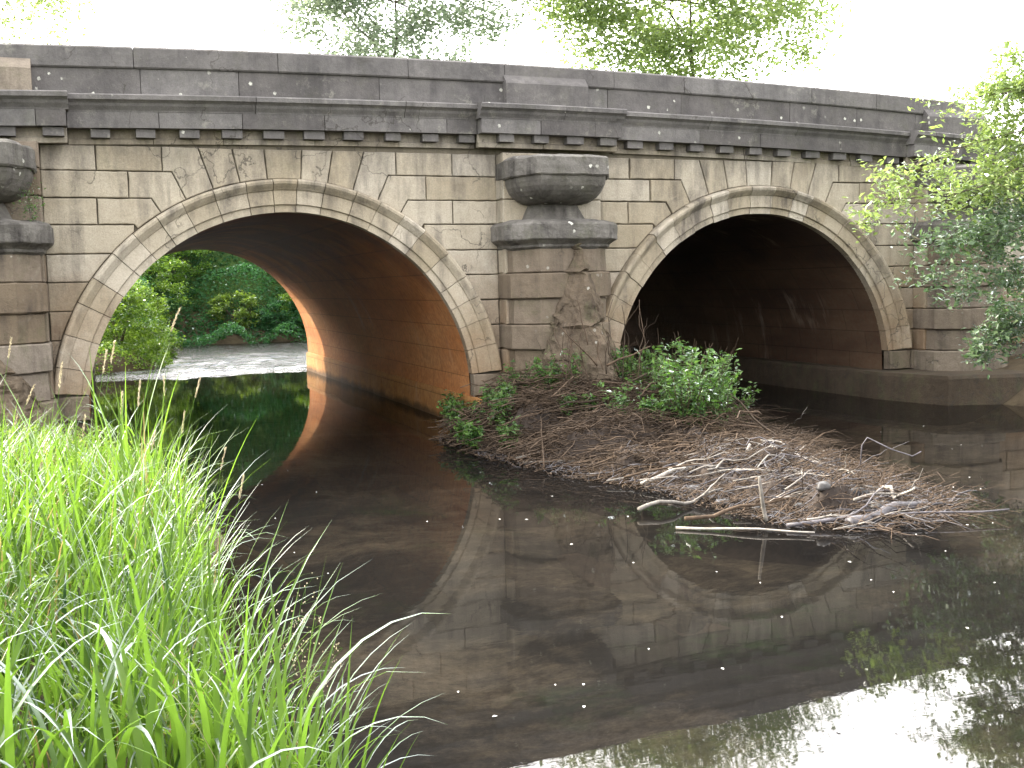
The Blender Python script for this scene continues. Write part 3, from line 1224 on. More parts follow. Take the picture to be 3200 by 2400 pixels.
def clumps(center, radii, nclump, per, spread, hollow=0.35, flat=0.6):
    c = rng.normal(size=(nclump, 3))
    c /= np.linalg.norm(c, axis=1, keepdims=True)
    r = rng.uniform(hollow, 1.0, size=(nclump, 1)) ** 0.6
    c = c * r * np.array(radii)
    tc = rng.uniform(0, 1, nclump)
    P = np.repeat(c, per, 0) + rng.normal(size=(nclump * per, 3)) * spread * np.array([1, 1, flat])
    tone = np.clip(np.repeat(tc, per) * 0.7 + rng.uniform(0, 0.4, nclump * per), 0, 1)
    return P + np.array(center), tone, c + np.array(center)


def limb(mb, a, b, r0, r1, wob=0.12, n=7, sides=6, tone=0.5):
    a, b = Vector(a), Vector(b)
    L = (b - a).length
    pts, rad = [], []
    o1, o2 = random.uniform(0, 99), random.uniform(0, 99)
    for k in range(n + 1):
        t = k / n
        p = a.lerp(b, t)
        e = math.sin(math.pi * t) * wob * L
        p += Vector((noise.noise(Vector((t * 2.5, o1, 0))), noise.noise(Vector((t * 2.5, o2, 5))), noise.noise(Vector((t * 2.5, o1, 9))) + 0.15)) * e
        pts.append(p)
        rad.append(r0 + (r1 - r0) * t)
    tube(mb, pts, rad, sides, tone)
    return pts


def tree(name, label, cat, base, crown_c, crown_r, mat, nclump, per, spread, leaf, trunk_r=0.25, group=None, flat=0.6, twigs=60, hollow=0.35, shrub=False, up=0.35, aspect=0.5):
    root = empty(name, base)
    tag(root, label, cat, group)
    off = np.array(base)
    if crown_c[2] > 12:
        trunk_r = 0.10
    P, tone, cc = clumps(crown_c, crown_r, nclump, per, spread, hollow, flat)
    ok = P[:, 2] > 0.03
    P, tone = P[ok], tone[ok]
    leaf_mesh(P - off, leaf, 'crown' if not shrub else 'foliage', mat, root, tone=tone, up=up, aspect=aspect)
    mb = MB()
    top = Vector(crown_c) + Vector((0, 0, crown_r[2] * 0.3))
    if not shrub:
        tp = limb(mb, base, top, trunk_r, trunk_r * 0.3, 0.06, 9, 8)
    else:
        tp = [Vector(base)] * 10
        for q in range(4):
            limb(mb, base, Vector(crown_c) + Vector((random.uniform(-1, 1) * crown_r[0] * 0.5, random.uniform(-1, 1) * crown_r[1] * 0.5, crown_r[2] * 0.2)), trunk_r, trunk_r * 0.4, 0.1)
    rel(mb, base).build('trunk' if not shrub else 'stem', M['bark'], root)
    mb = MB()
    pick = rng.choice(len(cc), min(twigs, len(cc)), replace=False)
    nh = 3 if shrub else 14
    hubs = []
    for hc in cc[rng.choice(len(cc), min(nh, len(cc)), replace=False)]:
        st = tp[random.randint(len(tp) // 2, len(tp) - 1)]
        h_ = st.lerp(Vector(hc), 0.62)
        hubs.append(limb(mb, st, h_, trunk_r * 0.42, trunk_r * 0.16, 0.14, 7, 5))
    for i in pick:
        cv = Vector(cc[i])
        best = min((p for h_ in hubs for p in h_[3:]), key=lambda p: (p - cv).length)
        limb(mb, best, cv, trunk_r * 0.13, trunk_r * 0.03, 0.2, 6, 4)
    rel(mb, base).build('branch', M['bark'], root)
    return root


# trees seen above the parapet
tree('tree', 'broad leafy tree with a full pale green crown above the parapet', 'tree', (24.5, 25.5, 2.5), (24.0, 26, 15.2), (7.6, 4.5, 5.4), M['far_lime'], 420, 110, 0.6, 0.24, 0.2, twigs=150, up=0.25)
tree('tree', 'thinly leaved twiggy tree above the parapet left of the centre panel', 'tree', (11.0, 28, 4), (11.6, 27, 14.3), (5.6, 3.0, 4.3), M['far_grey'], 300, 130, 0.42, 0.19, 0.08, twigs=260, up=0.25)
tree('tree', 'light green treetop in the top left corner of the sky', 'tree', (-3.8, 27, 4), (-2.8, 26, 13.6), (4.4, 3.0, 3.4), M['far_lime'], 150, 80, 0.4, 0.17, 0.13, twigs=60, up=0.25)

# greenery upstream, seen through the left arch
G = 'bushes on the far bank upstream'
far_spec = [
    ('leafy green bush with dark hollows high on the far bank', (2.6, 29.5), 2.6, (1.9, 1.4, 1.9), 'leaf', 110, 110, 0.16),
    ('bright green bush on the far bank under the arch crown', (4.4, 31.5), 4.6, (1.7, 1.4, 1.7), 'lime', 90, 100, 0.17),
    ('small yellow green bush at the waterline of the far bank', (5.0, 27.3), 1.1, (1.0, 0.8, 0.95), 'lime', 60, 110, 0.10),
    ('low dark bush trailing into the stream on the far bank', (6.6, 27.0), 0.9, (1.1, 0.8, 0.8), 'ivy', 60, 110, 0.11),
    ('round green bush at the foot of the far bank by the arch wall', (7.6, 27.2), 1.3, (1.1, 0.8, 1.2), 'leaf', 60, 110, 0.12),
    ('tall dark bush behind the left bank upstream', (1.0, 26.5), 2.4, (2.0, 1.6, 2.4), 'leaf', 120, 120, 0.15),
]
for lab, (x, y), zc, r, mt, nc, per, sp in far_spec:
    b = (x, y, height(x, y) - 0.1)
    tree('bush', lab, 'bush', b, (x, y, zc), r, M[mt], nc, per, sp, 0.115, 0.06, G, twigs=12, hollow=0.5, shrub=True)
near_spec = [
    ('dense green bush on the left bank just behind the bridge', (0.55, 16.0), 1.0, (1.35, 1.5, 1.45), 'leaf', 150, 130, 0.12),
    ('blue green bush leaning over the left bank behind the arch', (0.2, 18.5), 1.9, (1.2, 1.3, 1.3), 'ivy', 100, 120, 0.13),
    ('low bush overhanging the riffle on the left bank', (1.5, 19.0), 0.55, (0.8, 0.9, 0.6), 'leaf', 60, 110, 0.10),
]
for lab, (x, y), zc, r, mt, nc, per, sp in near_spec:
    b = (x, y, height(x, y) - 0.1)
    tree('bush', lab, 'bush', b, (x, y, zc), r, M[mt], nc, per, sp, 0.085, 0.05, None, twigs=12, hollow=0.5, shrub=True)
tree('tree', 'broad tree on the left bank whose crown shades the front of the grass', 'tree', (-7.6, -6.9, 0.4), (-6.7, -6.6, 5.6), (2.2, 1.7, 1.4), M['leaf'], 150, 60, 0.3, 0.14, 0.2, twigs=30)
# ivy draping the slope behind the river
N = 90000
x = rng.uniform(-6, 16, N)
y = rng.uniform(25.5, 36, N)
zc = np.array([height(a, b) for a, b in zip(x, y)])
lump = np.array([noise.noise(Vector((a * 0.8, b * 0.8, 2))) for a, b in zip(x, y)])
z_ = zc + np.clip(lump, -0.1, 1) * 1.1 + rng.uniform(0, 0.35, N)
o = leaf_mesh(np.stack([x, y - np.clip(lump, 0, 1) * 0.6, z_], 1), 0.13, 'ivy_cover', M['ivy'], up=0.3, tone=np.clip(0.5 + lump + rng.uniform(-0.3, 0.3, N), 0, 1), aspect=0.7)
tag(o, 'blue green ivy and creepers covering the far slope upstream', 'ivy', kind='stuff')

N = 34000
x = rng.uniform(-3.0, 1.9, N)
y = rng.uniform(12.4, 24, N)
zc = np.array([height(a, b) for a, b in zip(x, y)])
ok = zc > -0.12
x, y, zc = x[ok], y[ok], zc[ok]
lump = np.array([noise.noise(Vector((a * 1.2, b * 1.2, 9))) for a, b in zip(x, y)])
o = leaf_mesh(np.stack([x, y, zc + np.clip(lump, 0, 1) * 0.5 + rng.uniform(0, 0.22, len(x))], 1), 0.075, 'bank_cover', M['leaf'], up=0.4, tone=np.clip(0.5 + lump + rng.uniform(-0.3, 0.3, len(x)), 0, 1), aspect=0.6)
tag(o, 'low leafy ground cover on the left bank just upstream of the bridge', 'undergrowth', kind='stuff')

# big leafy trees behind the slope, close the view to the horizon
for i, (x, y, z0, r, lab) in enumerate([(1.0, 37, 9.0, (4.0, 3, 3.6), 'tall dark tree behind the ivy slope on the left'), (8.5, 38, 8.5, (4.0, 3, 3.0), 'tall dark tree behind the ivy slope on the right')]):
    tree('tree', lab, 'tree', (x, y, 6), (x, y, z0 - 0.5), r, M['leaf'], 130, 70, 0.4, 0.24, 0.25, 'trees behind the far slope', twigs=20)


# ------------------------------------------------------------------ overhanging tree on the right bank
def spray(root, off, start, end, mat, nleaf, leaf, spread, r0=0.02, name='branch'):
    nleaf = int(nleaf * 0.8)
    mb = MB()
    pts = limb(mb, start, end, r0, 0.004, 0.14, 10, 5)
    cents = []
    for i in range(2, len(pts)):
        for q in range(4):
            L = random.uniform(0.25, 0.75) * spread
            e = pts[i] + Vector((random.gauss(0, 1), random.gauss(0, 1), random.gauss(-0.25, 0.55))).normalized() * L
            tw = limb(mb, pts[i], e, 0.006, 0.002, 0.1, 4, 3)
            cents += tw[1:]
    rel(mb, off).build(name, M['bark'], root)
    C = np.array([list(c) for c in cents])
    P = C[rng.integers(0, len(C), nleaf)] + rng.normal(size=(nleaf, 3)) * 0.075
    return P


root = empty('overhanging_tree', (13.9, -3.6, 0.5))
tag(root, 'pale leaved tree leaning in from the right bank over the river', 'tree')
mb = MB()
tr = limb(mb, (13.9, -3.6, 0.3), (13.0, -3.4, 6.0), 0.22, 0.10, 0.05, 10, 10)
rel(mb, root.location).build('trunk', M['bark'], root)
specs = [((13.5, -3.4, 4.8), (11.3, -3.3, 4.75), 2200, 0.6), ((13.5, -3.4, 4.6), (10.7, -3.3, 4.3), 2400, 0.7), ((13.5, -3.5, 4.0), (9.3, -3.3, 3.3), 1700, 0.95), ((13.4, -3.5, 4.3), (10.2, -3.4, 4.15), 1500, 0.8), ((13.5, -3.5, 3.6), (8.75, -3.5, 2.75), 1500, 0.8),
         ((13.5, -3.6, 3.2), (9.6, -3.6, 2.35), 1900, 0.95), ((13.6, -3.6, 2.9), (10.4, -3.7, 1.75), 2000, 0.85), ((13.6, -3.6, 2.4), (10.7, -3.6, 1.15), 1900, 0.65),
         ((13.5, -3.4, 4.6), (11.0, -3.2, 4.35), 2600, 0.7), ((13.5, -3.5, 4.2), (10.6, -3.4, 3.75), 2600, 0.8), ((13.5, -3.5, 3.0), (9.9, -3.5, 2.0), 2200, 0.8),
         ((13.6, -3.6, 2.0), (10.5, -3.6, 1.05), 2400, 0.45), ((13.6, -3.6, 2.2), (10.9, -3.6, 1.5), 2200, 0.55), ((13.5, -3.4, 3.8), (10.6, -3.4, 3.3), 2600, 0.8), ((13.5, -3.4, 3.1), (10.8, -3.4, 2.5), 2600, 0.8), ((13.5, -3.4, 3.4), (10.3, -3.2, 2.95), 2000, 0.95), ((13.6, -3.6, 2.6), (11.0, -3.7, 2.0), 1500, 0.8)]
for s, e, nl, sp in specs:
    P = spray(root, root.location, s, e, M['pale'], nl, 0.05, sp)
    leaf_mesh(P - np.array(root.location), 0.092, 'foliage', M['pale'] if e[2] < 2.6 else M['pale_lime'], root, up=0.5, aspect=0.45, droop=0.1)  # upper sprays get a lighter leaf colour than the lower ones

# small weeds growing on the bridge
def tuft(name, label, cat, base, n, rad, leaf, mat, group=None, h=0.12):
    root = empty(name, base)
    tag(root, label, cat, group)
    P = rng.normal(size=(n, 3)) * np.array([rad, rad * 0.6, h]) + np.array([0, 0, h])
    leaf_mesh(P, leaf, 'foliage', mat, root)
    mb = MB()
    for k in range(6):
        limb(mb, (0, 0, -0.03), tuple(P[k]), 0.004, 0.002, 0.1, 3, 3)
    mb.build('stem', M['bark'], root)
    return root


tuft('wall_weed', 'small green weed rooted on the left pier cap beside the basin', 'weed', (-0.62, -0.62, 2.92), 260, 0.07, 0.035, M['weed'], h=0.14)


# ------------------------------------------------------------------ driftwood mound
out2d = [(4.78, -0.3), (4.12, -0.9), (4.2, -2.56), (4.52, -4.10), (4.85, -4.86), (4.95, -5.68), (5.15, -6.90), (5.45, -7.25), (6.3, -7.3), (6.8, -6.8), (6.9, -5.9), (7.3, -4.4), (7.7, -2.5), (7.7, -1.0), (7.3, -0.3)]


def inside_d(x, y, poly=out2d):
    """signed distance to the outline, positive inside"""
    best = 1e9
    ins = False
    n = len(poly)
    for i in range(n):
        x1, y1 = poly[i]
        x2, y2 = poly[(i + 1) % n]
        dx, dy = x2 - x1, y2 - y1
        t = max(0, min(1, ((x - x1) * dx + (y - y1) * dy) / (dx * dx + dy * dy)))
        d = math.hypot(x - x1 - t * dx, y - y1 - t * dy)
        best = min(best, d)
        if (y1 > y) != (y2 > y) and x < (x2 - x1) * (y - y1) / (y2 - y1) + x1:
            ins = not ins
    return best if ins else -best


def mound_h(x, y):
    d = inside_d(x, y)
    back = smooth(-4.6, -1.2, y)
    H = 0.12 + 0.30 * back
    n = noise.fractal(Vector((x * 1.7, y * 1.7, 7)), 0.7, 2, 6) * 0.24
    return -0.35 + smooth(-0.35, 0.9, d) * (0.35 + H) + n * smooth(-0.2, 0.6, d) + (0.04 if d > 0 else 0)


mx = np.linspace(3.5, 8.9, 217)
my = np.linspace(-8.0, 0.0, 321)
V = np.array([(x, y, mound_h(x, y)) for y in my for x in mx])
nx = len(mx)
idx = np.arange(len(my) * nx).reshape(len(my), nx)
F = np.stack([idx[:-1, :-1], idx[:-1, 1:], idx[1:, 1:], idx[1:, :-1]], -1).reshape(-1, 4)
M['silt'] = simple('damp shaded silt', (0.014, 0.011, 0.010), (0.060, 0.046, 0.038), 5, bump=0.9, tone=False)  # silt darkened further to stand for the weak sky light down here
o = np_obj('silt_bar', V, F, np.full(len(V), 0.5), M['silt'], smooth=True)
tag(o, kind='structure')

# individual sticks
STICKS = []


def stick(label, a, b, r, mat='stick', wob=0.10, group=None, name='driftwood_stick', forks=0, cat='stick', n=8):
    a, b = Vector(a), Vector(b)
    base = tuple((a + b) / 2)
    mb = MB()
    pts = limb(mb, a, b, r, r * random.uniform(0.35, 0.7), wob, n, 6, random.random())
    for q in range(forks):
        i = random.randint(2, n - 2)
        d = (b - a).normalized()
        e = pts[i] + (d + Vector((random.gauss(0, 0.6), random.gauss(0, 0.6), random.uniform(-0.1, 0.6)))).normalized() * (b - a).length * random.uniform(0.15, 0.35)
        limb(mb, pts[i], e, r * 0.5, r * 0.15, 0.15, 5, 5, random.random())
    o = rel(mb, base).build(name, M[mat], None, smooth=True)
    o.location = base
    tag(o, label, cat, group)
    return o


def on(x, y, dz=0.0):
    return (x, y, max(mound_h(x, y), -0.02) + dz)


def rand_in(cond):
    while True:
        x, y = random.uniform(4.0, 8.4), random.uniform(-7.5, -0.4)
        if cond(x, y) and inside_d(x, y) > -0.12:
            return x, y


ZONES = [
    # label, category group, condition, count, length, radius, material, lift, direction spread
    ('greyish brown stick lying in the high heap against the pier', 'sticks heaped against the pier', lambda x, y: y > -2.9 and x < 7.2, 95, (0.5, 1.7), (0.005, 0.013), 'stick', (0.03, 0.42)),
    ('thin brown stick tangled on the right flank of the heap', 'sticks on the right flank of the heap', lambda x, y: y > -4.6 and x > 6.6, 56, (0.6, 1.8), (0.005, 0.012), 'stick', (0.02, 0.3)),
    ('reddish brown stick on the bare silt in the middle of the heap', 'sticks on the bare silt', lambda x, y: -5.2 < y < -2.4 and x < 7.2, 48, (0.5, 1.6), (0.004, 0.011), 'stick', (0.0, 0.12)),
    ('bleached stick strewn over the low tail of the heap', 'bleached sticks on the low tail', lambda x, y: y < -4.6, 44, (0.3, 1.1), (0.003, 0.010), 'pale_stick', (0.0, 0.16)),
    ('wet grey stick half sunk at the low tail of the heap', 'wet sticks on the low tail', lambda x, y: y < -4.4, 58, (0.4, 1.4), (0.003, 0.010), 'grey_stick', (0.0, 0.12)),
]
for lab, grp, cond, cnt, ln, rr, mt, lift in ZONES:
    for k in range(cnt):
        x, y = rand_in(cond)
        L = random.uniform(*ln)
        a = random.gauss(0.12, 0.45) + (math.pi if random.random() < 0.5 else 0)
        # most lie across the view, left to right
        dx, dy = math.cos(a), math.sin(a)
        x1, y1, x2, y2 = x - dx * L / 2, y - dy * L / 2, x + dx * L / 2, y + dy * L / 2
        if min(inside_d(x1, y1), inside_d(x2, y2)) < -0.18:
            continue
        l0 = random.uniform(*lift)
        z1 = max(mound_h(x1, y1), 0.0) * 0.7 + 0.3 * mound_h(x, y) + l0 + random.uniform(-0.05, 0.10)
        z2 = max(mound_h(x2, y2), 0.0) * 0.7 + 0.3 * mound_h(x, y) + l0 + random.uniform(-0.05, 0.10)
        fk = random.choice([0, 0, 1, 2])
        rad_ = random.uniform(*rr)
        adj = ('long ' if L > sum(ln) / 2 else 'short ') + ('forked ' if fk else '')
        thick = 'thick ' if rad_ > sum(rr) / 2 and 'thin' not in lab else ''
        stick(adj + thick + lab, (x1, y1, z1), (x2, y2, z2), rad_ * 1.25, mt, random.uniform(0.05, 0.25), adj + thick + grp, forks=fk)

K = 1.4467
CAMP = Vector((0.0, -13.9557, 2.0))
RM = Matrix((CX, CY, CZ))


def G_(dx, dy, z=0.0):
    """ground point seen at a place of the photograph (only used to read positions off it)"""
    px, py = dx * K, dy * K
    d = RM @ Vector((px - 1600, -(py - 1200), -3304.1))
    t = (z - 2.0) / d.z
    return CAMP + d * t


special = [
    ('long straight pale pole slanting across the bare silt', (1115, 990, 0.05), (1500, 880, 0.45), 0.022, 'pale_stick', 0.03, 0),
    ('pale pole lying flat at the water edge below the slanting pole', (1130, 1000, 0.03), (1340, 1000, 0.05), 0.018, 'pale_stick', 0.05, 0),
    ('long bleached branch with a crooked left end on the dark silt', (1385, 1045, 0.05), (1650, 975, 0.2), 0.022, 'pale_stick', 0.10, 2),
    ('bleached upright stick standing at the tail of the heap', (1655, 1125, 0.05), (1640, 1030, 0.42), 0.020, 'pale_stick', 0.04, 0),
    ('short bleached stump of a stick pointing up behind the plank', (1600, 1010, 0.1), (1620, 960, 0.3), 0.026, 'pale_stick', 0.03, 0),
    ('long wet branch reaching right over the water from the tail', (1700, 1135, 0.03), (2180, 1100, 0.08), 0.020, 'grey_stick', 0.05, 3),
    ('long thin wet pole at the foot of the tail pointing left', (1460, 1140, 0.015), (1760, 1150, 0.03), 0.014, 'pale_stick', 0.03, 0),
    ('forked bare branch arching out of the water right of the heap', (1770, 1025, 0.05), (1990, 975, 0.30), 0.009, 'grey_stick', 0.3, 3),
    ('curved pale root hooked upward near the right tip of the tail', (1880, 1085, 0.05), (1975, 1055, 0.25), 0.022, 'pale_stick', 0.45, 1),
    ('straight branch on the right flank running down to the tail', (1575, 850, 0.55), (1700, 965, 0.2), 0.017, 'stick', 0.04, 1),
    ('pale branch pointing right out of the bush above the heap', (1310, 790, -2.3), (1405, 748, -2.6), 0.017, 'stick', 0.05, 0),
    ('thin stick leaning against the dark broken cutwater', (1290, 790, -2.2), (1210, 705, -2.25), 0.012, 'stick', 0.06, 0),
    ('bent stick leaning against the cutwater beside the thin one', (1270, 745, -2.2), (1245, 640, -2.0), 0.009, 'stick', 0.08, 1),
    ('upright twig in front of the bare silt', (1175, 1010, 0.05), (1168, 900, 0.45), 0.010, 'stick', 0.05, 0),
    ('short pale fork of wood left of the plank', (1380, 1100, 0.06), (1560, 1055, 0.1), 0.020, 'pale_stick', 0.1, 2),
    ('long pale branch near the front of the tail', (1480, 1120, 0.04), (1720, 1075, 0.12), 0.020, 'stick', 0.08, 2),
    ('thin twig rising from the water right of the flank', (1715, 915, 0.02), (1740, 892, 0.25), 0.006, 'pale_stick', 0.1, 1),
    ('twisted grey twig bundle drifting off the right tip', (1975, 1110, 0.02), (2110, 1060, 0.10), 0.014, 'grey_stick', 0.2, 4),
]
def at_depth(dx, dy, y):
    px, py = dx * K, dy * K
    d = RM @ Vector((px - 1600, -(py - 1200), -3304.1))
    t = (y - CAMP.y) / d.y
    return CAMP + d * t


for lab, a, b, r, mt, wob, fk in special:
    pa_, pb_ = (at_depth(*q) if q[2] < 0 else G_(*q) for q in (a, b))
    stick(lab, pa_, pb_, r, mt, wob, None, forks=fk)
for k in range(24):
    dx = random.uniform(1190, 1390)
    stick('dry stem climbing against the dark cutwater of the middle pier', at_depth(dx, random.uniform(790, 830), -2.1), at_depth(dx + random.uniform(-45, 30), random.uniform(640, 740), -1.75), random.uniform(0.004, 0.009), 'stick', 0.15, 'dry stems climbing the middle pier', forks=random.choice([0, 1, 2]))
# a sawn plank and a log
mb = MB()
pa, pb = G_(1665, 965, 0.24), G_(1775, 1005, 0.10)
d = (pb - pa)
s_ = d.cross(Vector((0, 0, 1))).normalized()
upv = s_.cross(d).normalized()
V, F = [], []
for k in range(7):
    t = k / 6
    p = pa + d * t
    wd = 0.050 * (1 - 0.5 * abs(t - 0.4)) + random.uniform(-0.004, 0.004)
    for sx, sz in ((-1, -1), (1, -1), (1, 1), (0.2, 1.4), (-1, 1)):
        V.append(p + s_ * wd * sx + upv * 0.016 * sz)
for k in range(6):
    for j in range(5):
        F.append((k * 5 + j, k * 5 + (j + 1) % 5, (k + 1) * 5 + (j + 1) % 5, (k + 1) * 5 + j))
F += [tuple(range(5)), tuple(30 + j for j in range(5))[::-1]]
mb.add(V, F, 0.9)
rel(mb, tuple(pa))
o = mb.build('driftwood_plank', M['pale_stick'])
o.location = pa
tag(o, 'bleached flat plank lying on the back of the driftwood tail', 'plank')
root = stick('thick dark waterlogged log at the right end of the tail', G_(1835, 1130, 0.04), G_(2000, 1085, 0.07), 0.055, 'grey_stick', 0.05, None, name='driftwood_log', forks=1, cat='log')

# fine twig litter, uncountable
mb = MB()
for k in range(5200):
    x, y = rand_in(lambda x, y: True)
    back = smooth(-4.6, -1.2, y)
    L = random.uniform(0.12, 0.8)
    a = random.gauss(0.1, 0.8)
    z0 = max(mound_h(x, y), 0) + random.uniform(-0.01, 0.06 + 0.22 * back)
    limb(mb, (x, y, z0), (x + math.cos(a) * L, y + math.sin(a) * L, z0 + random.uniform(-0.10, 0.12)), random.uniform(0.002, 0.0065), 0.0015, 0.3, 4, 3, random.random())
for k in range(2300):
    x, y = rand_in(lambda x, y: y > -4.8 and inside_d(x, y) > 0.1)
    L = random.uniform(0.3, 1.0)
    a = random.gauss(0.15, 0.55)
    z0 = mound_h(x, y) + random.uniform(0.0, 0.08 + 0.25 * smooth(-4.0, -1.2, y))
    r_ = random.uniform(0.003, 0.008)
    limb(mb, (x - math.cos(a) * L / 2, y - math.sin(a) * L / 2, z0 + random.uniform(-0.08, 0.05)), (x + math.cos(a) * L / 2, y + math.sin(a) * L / 2, z0 + random.uniform(-0.12, 0.05)), r_, r_ * 0.5, 0.2, 5, 4, random.random())
tag(mb.build('twig_litter', M['stick']), 'mat of fine brown twigs and rootlets matted over the driftwood heap', 'twigs', kind='stuff')
mb = MB()
for k in range(1700):
    x, y = rand_in(lambda x, y: y < -4.0 or inside_d(x, y) < 0.25)
    L = random.uniform(0.1, 0.45)
    a = random.gauss(0.1, 0.9)
    z0 = max(mound_h(x, y), 0) + random.uniform(-0.01, 0.05)
    limb(mb, (x, y, z0), (x + math.cos(a) * L, y + math.sin(a) * L, z0 + random.uniform(-0.04, 0.05)), random.uniform(0.002, 0.004), 0.0015, 0.3, 4, 3, random.random())
tag(mb.build('wet_twig_litter', M['grey_stick']), 'mat of wet grey twigs along the low tail of the driftwood heap', 'twigs', kind='stuff')


N = 9000
pts_ = []
while len(pts_) < N:
    x, y = rand_in(lambda x, y: True)
    pts_.append((x, y, max(mound_h(x, y), 0.0) + random.uniform(0.0, 0.02)))
o = leaf_mesh(np.array(pts_), 0.035, 'dead_leaf_litter', M['stick'], up=0.8, aspect=0.6)
tag(o, 'dead leaves and bark scraps strewn over the silt of the heap', 'leaf litter', kind='stuff')


# weeds growing on the mound
def weed(label, base, h, n_stem, group, leaf=0.085, mat='weed', lean=0.45, per=30):
    root = empty('weed_plant', base)
    tag(root, label, 'plant', group)
    P = []
    mb = MB()
    for s in range(n_stem):
        a = random.uniform(0, 6.28)
        hh = h * random.uniform(0.55, 1.15)
        e = Vector((math.cos(a) * hh * lean, math.sin(a) * hh * lean, hh))
        pts = limb(mb, (random.gauss(0, 0.03), random.gauss(0, 0.03), -0.05), e, 0.005, 0.002, 0.12, 8, 4, 0.5)
        for q in range(per):
            t = random.uniform(0.15, 1)
            p = pts[int(t * 8)]
            P.append(p + Vector((random.gauss(0, 0.035), random.gauss(0, 0.035), random.gauss(0, 0.03))))
    mb.build('stem', M['stick'], root)
    leaf_mesh(np.array([list(p) for p in P]), leaf, 'foliage', M[mat], root, up=0.45, aspect=0.38)


wl = [
    ('leafy weed standing on the right shoulder of the heap', 'weeds on the right shoulder', [(1480, 830, 0.75), (1510, 850, 0.65), (1540, 845, 0.65), (1500, 870, 0.6), (1560, 860, 0.55), (1530, 880, 0.5), (1470, 850, 0.7), (1450, 820, 0.8), (1425, 830, 0.75), (1520, 830, 0.65), (1490, 890, 0.5), (1550, 890, 0.45), (1580, 850, 0.5)], 0.62, 12),
    ('leafy weed trailing off the left tip of the heap', 'weeds on the left tip', [(1010, 950, 0.1), (1040, 960, 0.1), (1070, 945, 0.15), (990, 935, 0.08), (1090, 960, 0.12), (985, 920, 0.12), (1010, 900, 0.18), (1030, 930, 0.15), (1060, 910, 0.25), (1080, 930, 0.2), (975, 905, 0.1), (1050, 890, 0.3), (1100, 900, 0.35)], 0.26, 13),
    ('grassy weed among the sticks beside the cutwater', 'weeds by the cutwater', [(1300, 800, 0.75), (1270, 820, 0.7), (1360, 820, 0.7), (1320, 775, 0.9), (1440, 800, 0.8), (1380, 790, 0.85), (1410, 800, 0.85), (1350, 780, 0.9), (1430, 780, 0.9), (1400, 770, 0.95), (1180, 850, 0.6), (1130, 860, 0.5), (1240, 830, 0.7), (1330, 840, 0.75)], 0.34, 11),
    ('small leafy weed at the foot of the pier shaft left of the heap', 'weeds at the foot of the shaft', [(1120, 830, 0.5), (1160, 820, 0.6), (1200, 830, 0.65), (1100, 870, 0.4), (1230, 810, 0.7)], 0.24, 9),
    ('low green weed in the middle of the heap', 'low weeds in the heap', [(1280, 870, 0.55), (1340, 880, 0.5), (1390, 890, 0.5), (1430, 900, 0.45), (1220, 880, 0.5), (1150, 880, 0.4)], 0.18, 7),
]
for lab, grp, plist, h, ns in wl:
    for (dx, dy, z) in plist:
        dx += random.uniform(-15, 15)
        p = G_(dx, dy, z)
        p.z = max(mound_h(p.x, p.y), 0.0) + 0.02 + 0.12 * smooth(-4.0, -1.5, p.y)
        weed(lab, tuple(p), h * random.uniform(0.8, 1.25) + (0.15 if z > 0.6 else 0), ns, grp)

# stones at the water edge
for lab, grp, plist, rr in [('dark wet stone at the water edge of the tail', 'stones along the tail', [(1780, 1110), (1900, 1110), (1850, 1100), (1730, 1105), (1640, 1100), (1560, 1090), (1500, 1065)], (0.05, 0.12)),
                            ('dark stone on the shallow left bank beyond the arch', 'stones upstream on the left bank', [(470 / K, 1130 / K), (445 / K, 1150 / K), (490 / K, 1140 / K)], (0.15, 0.3))]:
    for (dx, dy) in plist:
        p = G_(dx, dy, 0.0)
        mb = MB()
        r = random.uniform(*rr)
        V, F = [], []
        nu, nv = 12, 8
        sx, sy, sz = random.uniform(0.8, 1.5), random.uniform(0.7, 1.1), random.uniform(0.45, 0.8)
        sd = random.uniform(0, 50)
        for j in range(nv + 1):
            for i in range(nu):
                th, ph = math.pi * j / nv, 2 * math.pi * i / nu
                q = Vector((math.sin(th) * math.cos(ph), math.sin(th) * math.sin(ph), math.cos(th)))
                k = 1 + 0.35 * noise.noise(q * 1.6 + Vector((sd, 0, 0)))
                V.append((q.x * r * sx * k, q.y * r * sy * k, q.z * r * sz * k))
        for j in range(nv):
            for i in range(nu):
                F.append((j * nu + i, (j + 1) * nu + i, (j + 1) * nu + (i + 1) % nu, j * nu + (i + 1) % nu))
        mb.add(V, F, random.random())
        o = mb.build('river_stone', M['rock'], None, smooth=True)
        o.location = (p.x, p.y, max(mound_h(p.x, p.y) if p.y < 0 else 0.0, 0) + r * 0.2)
        tag(o, lab, 'stone', grp)


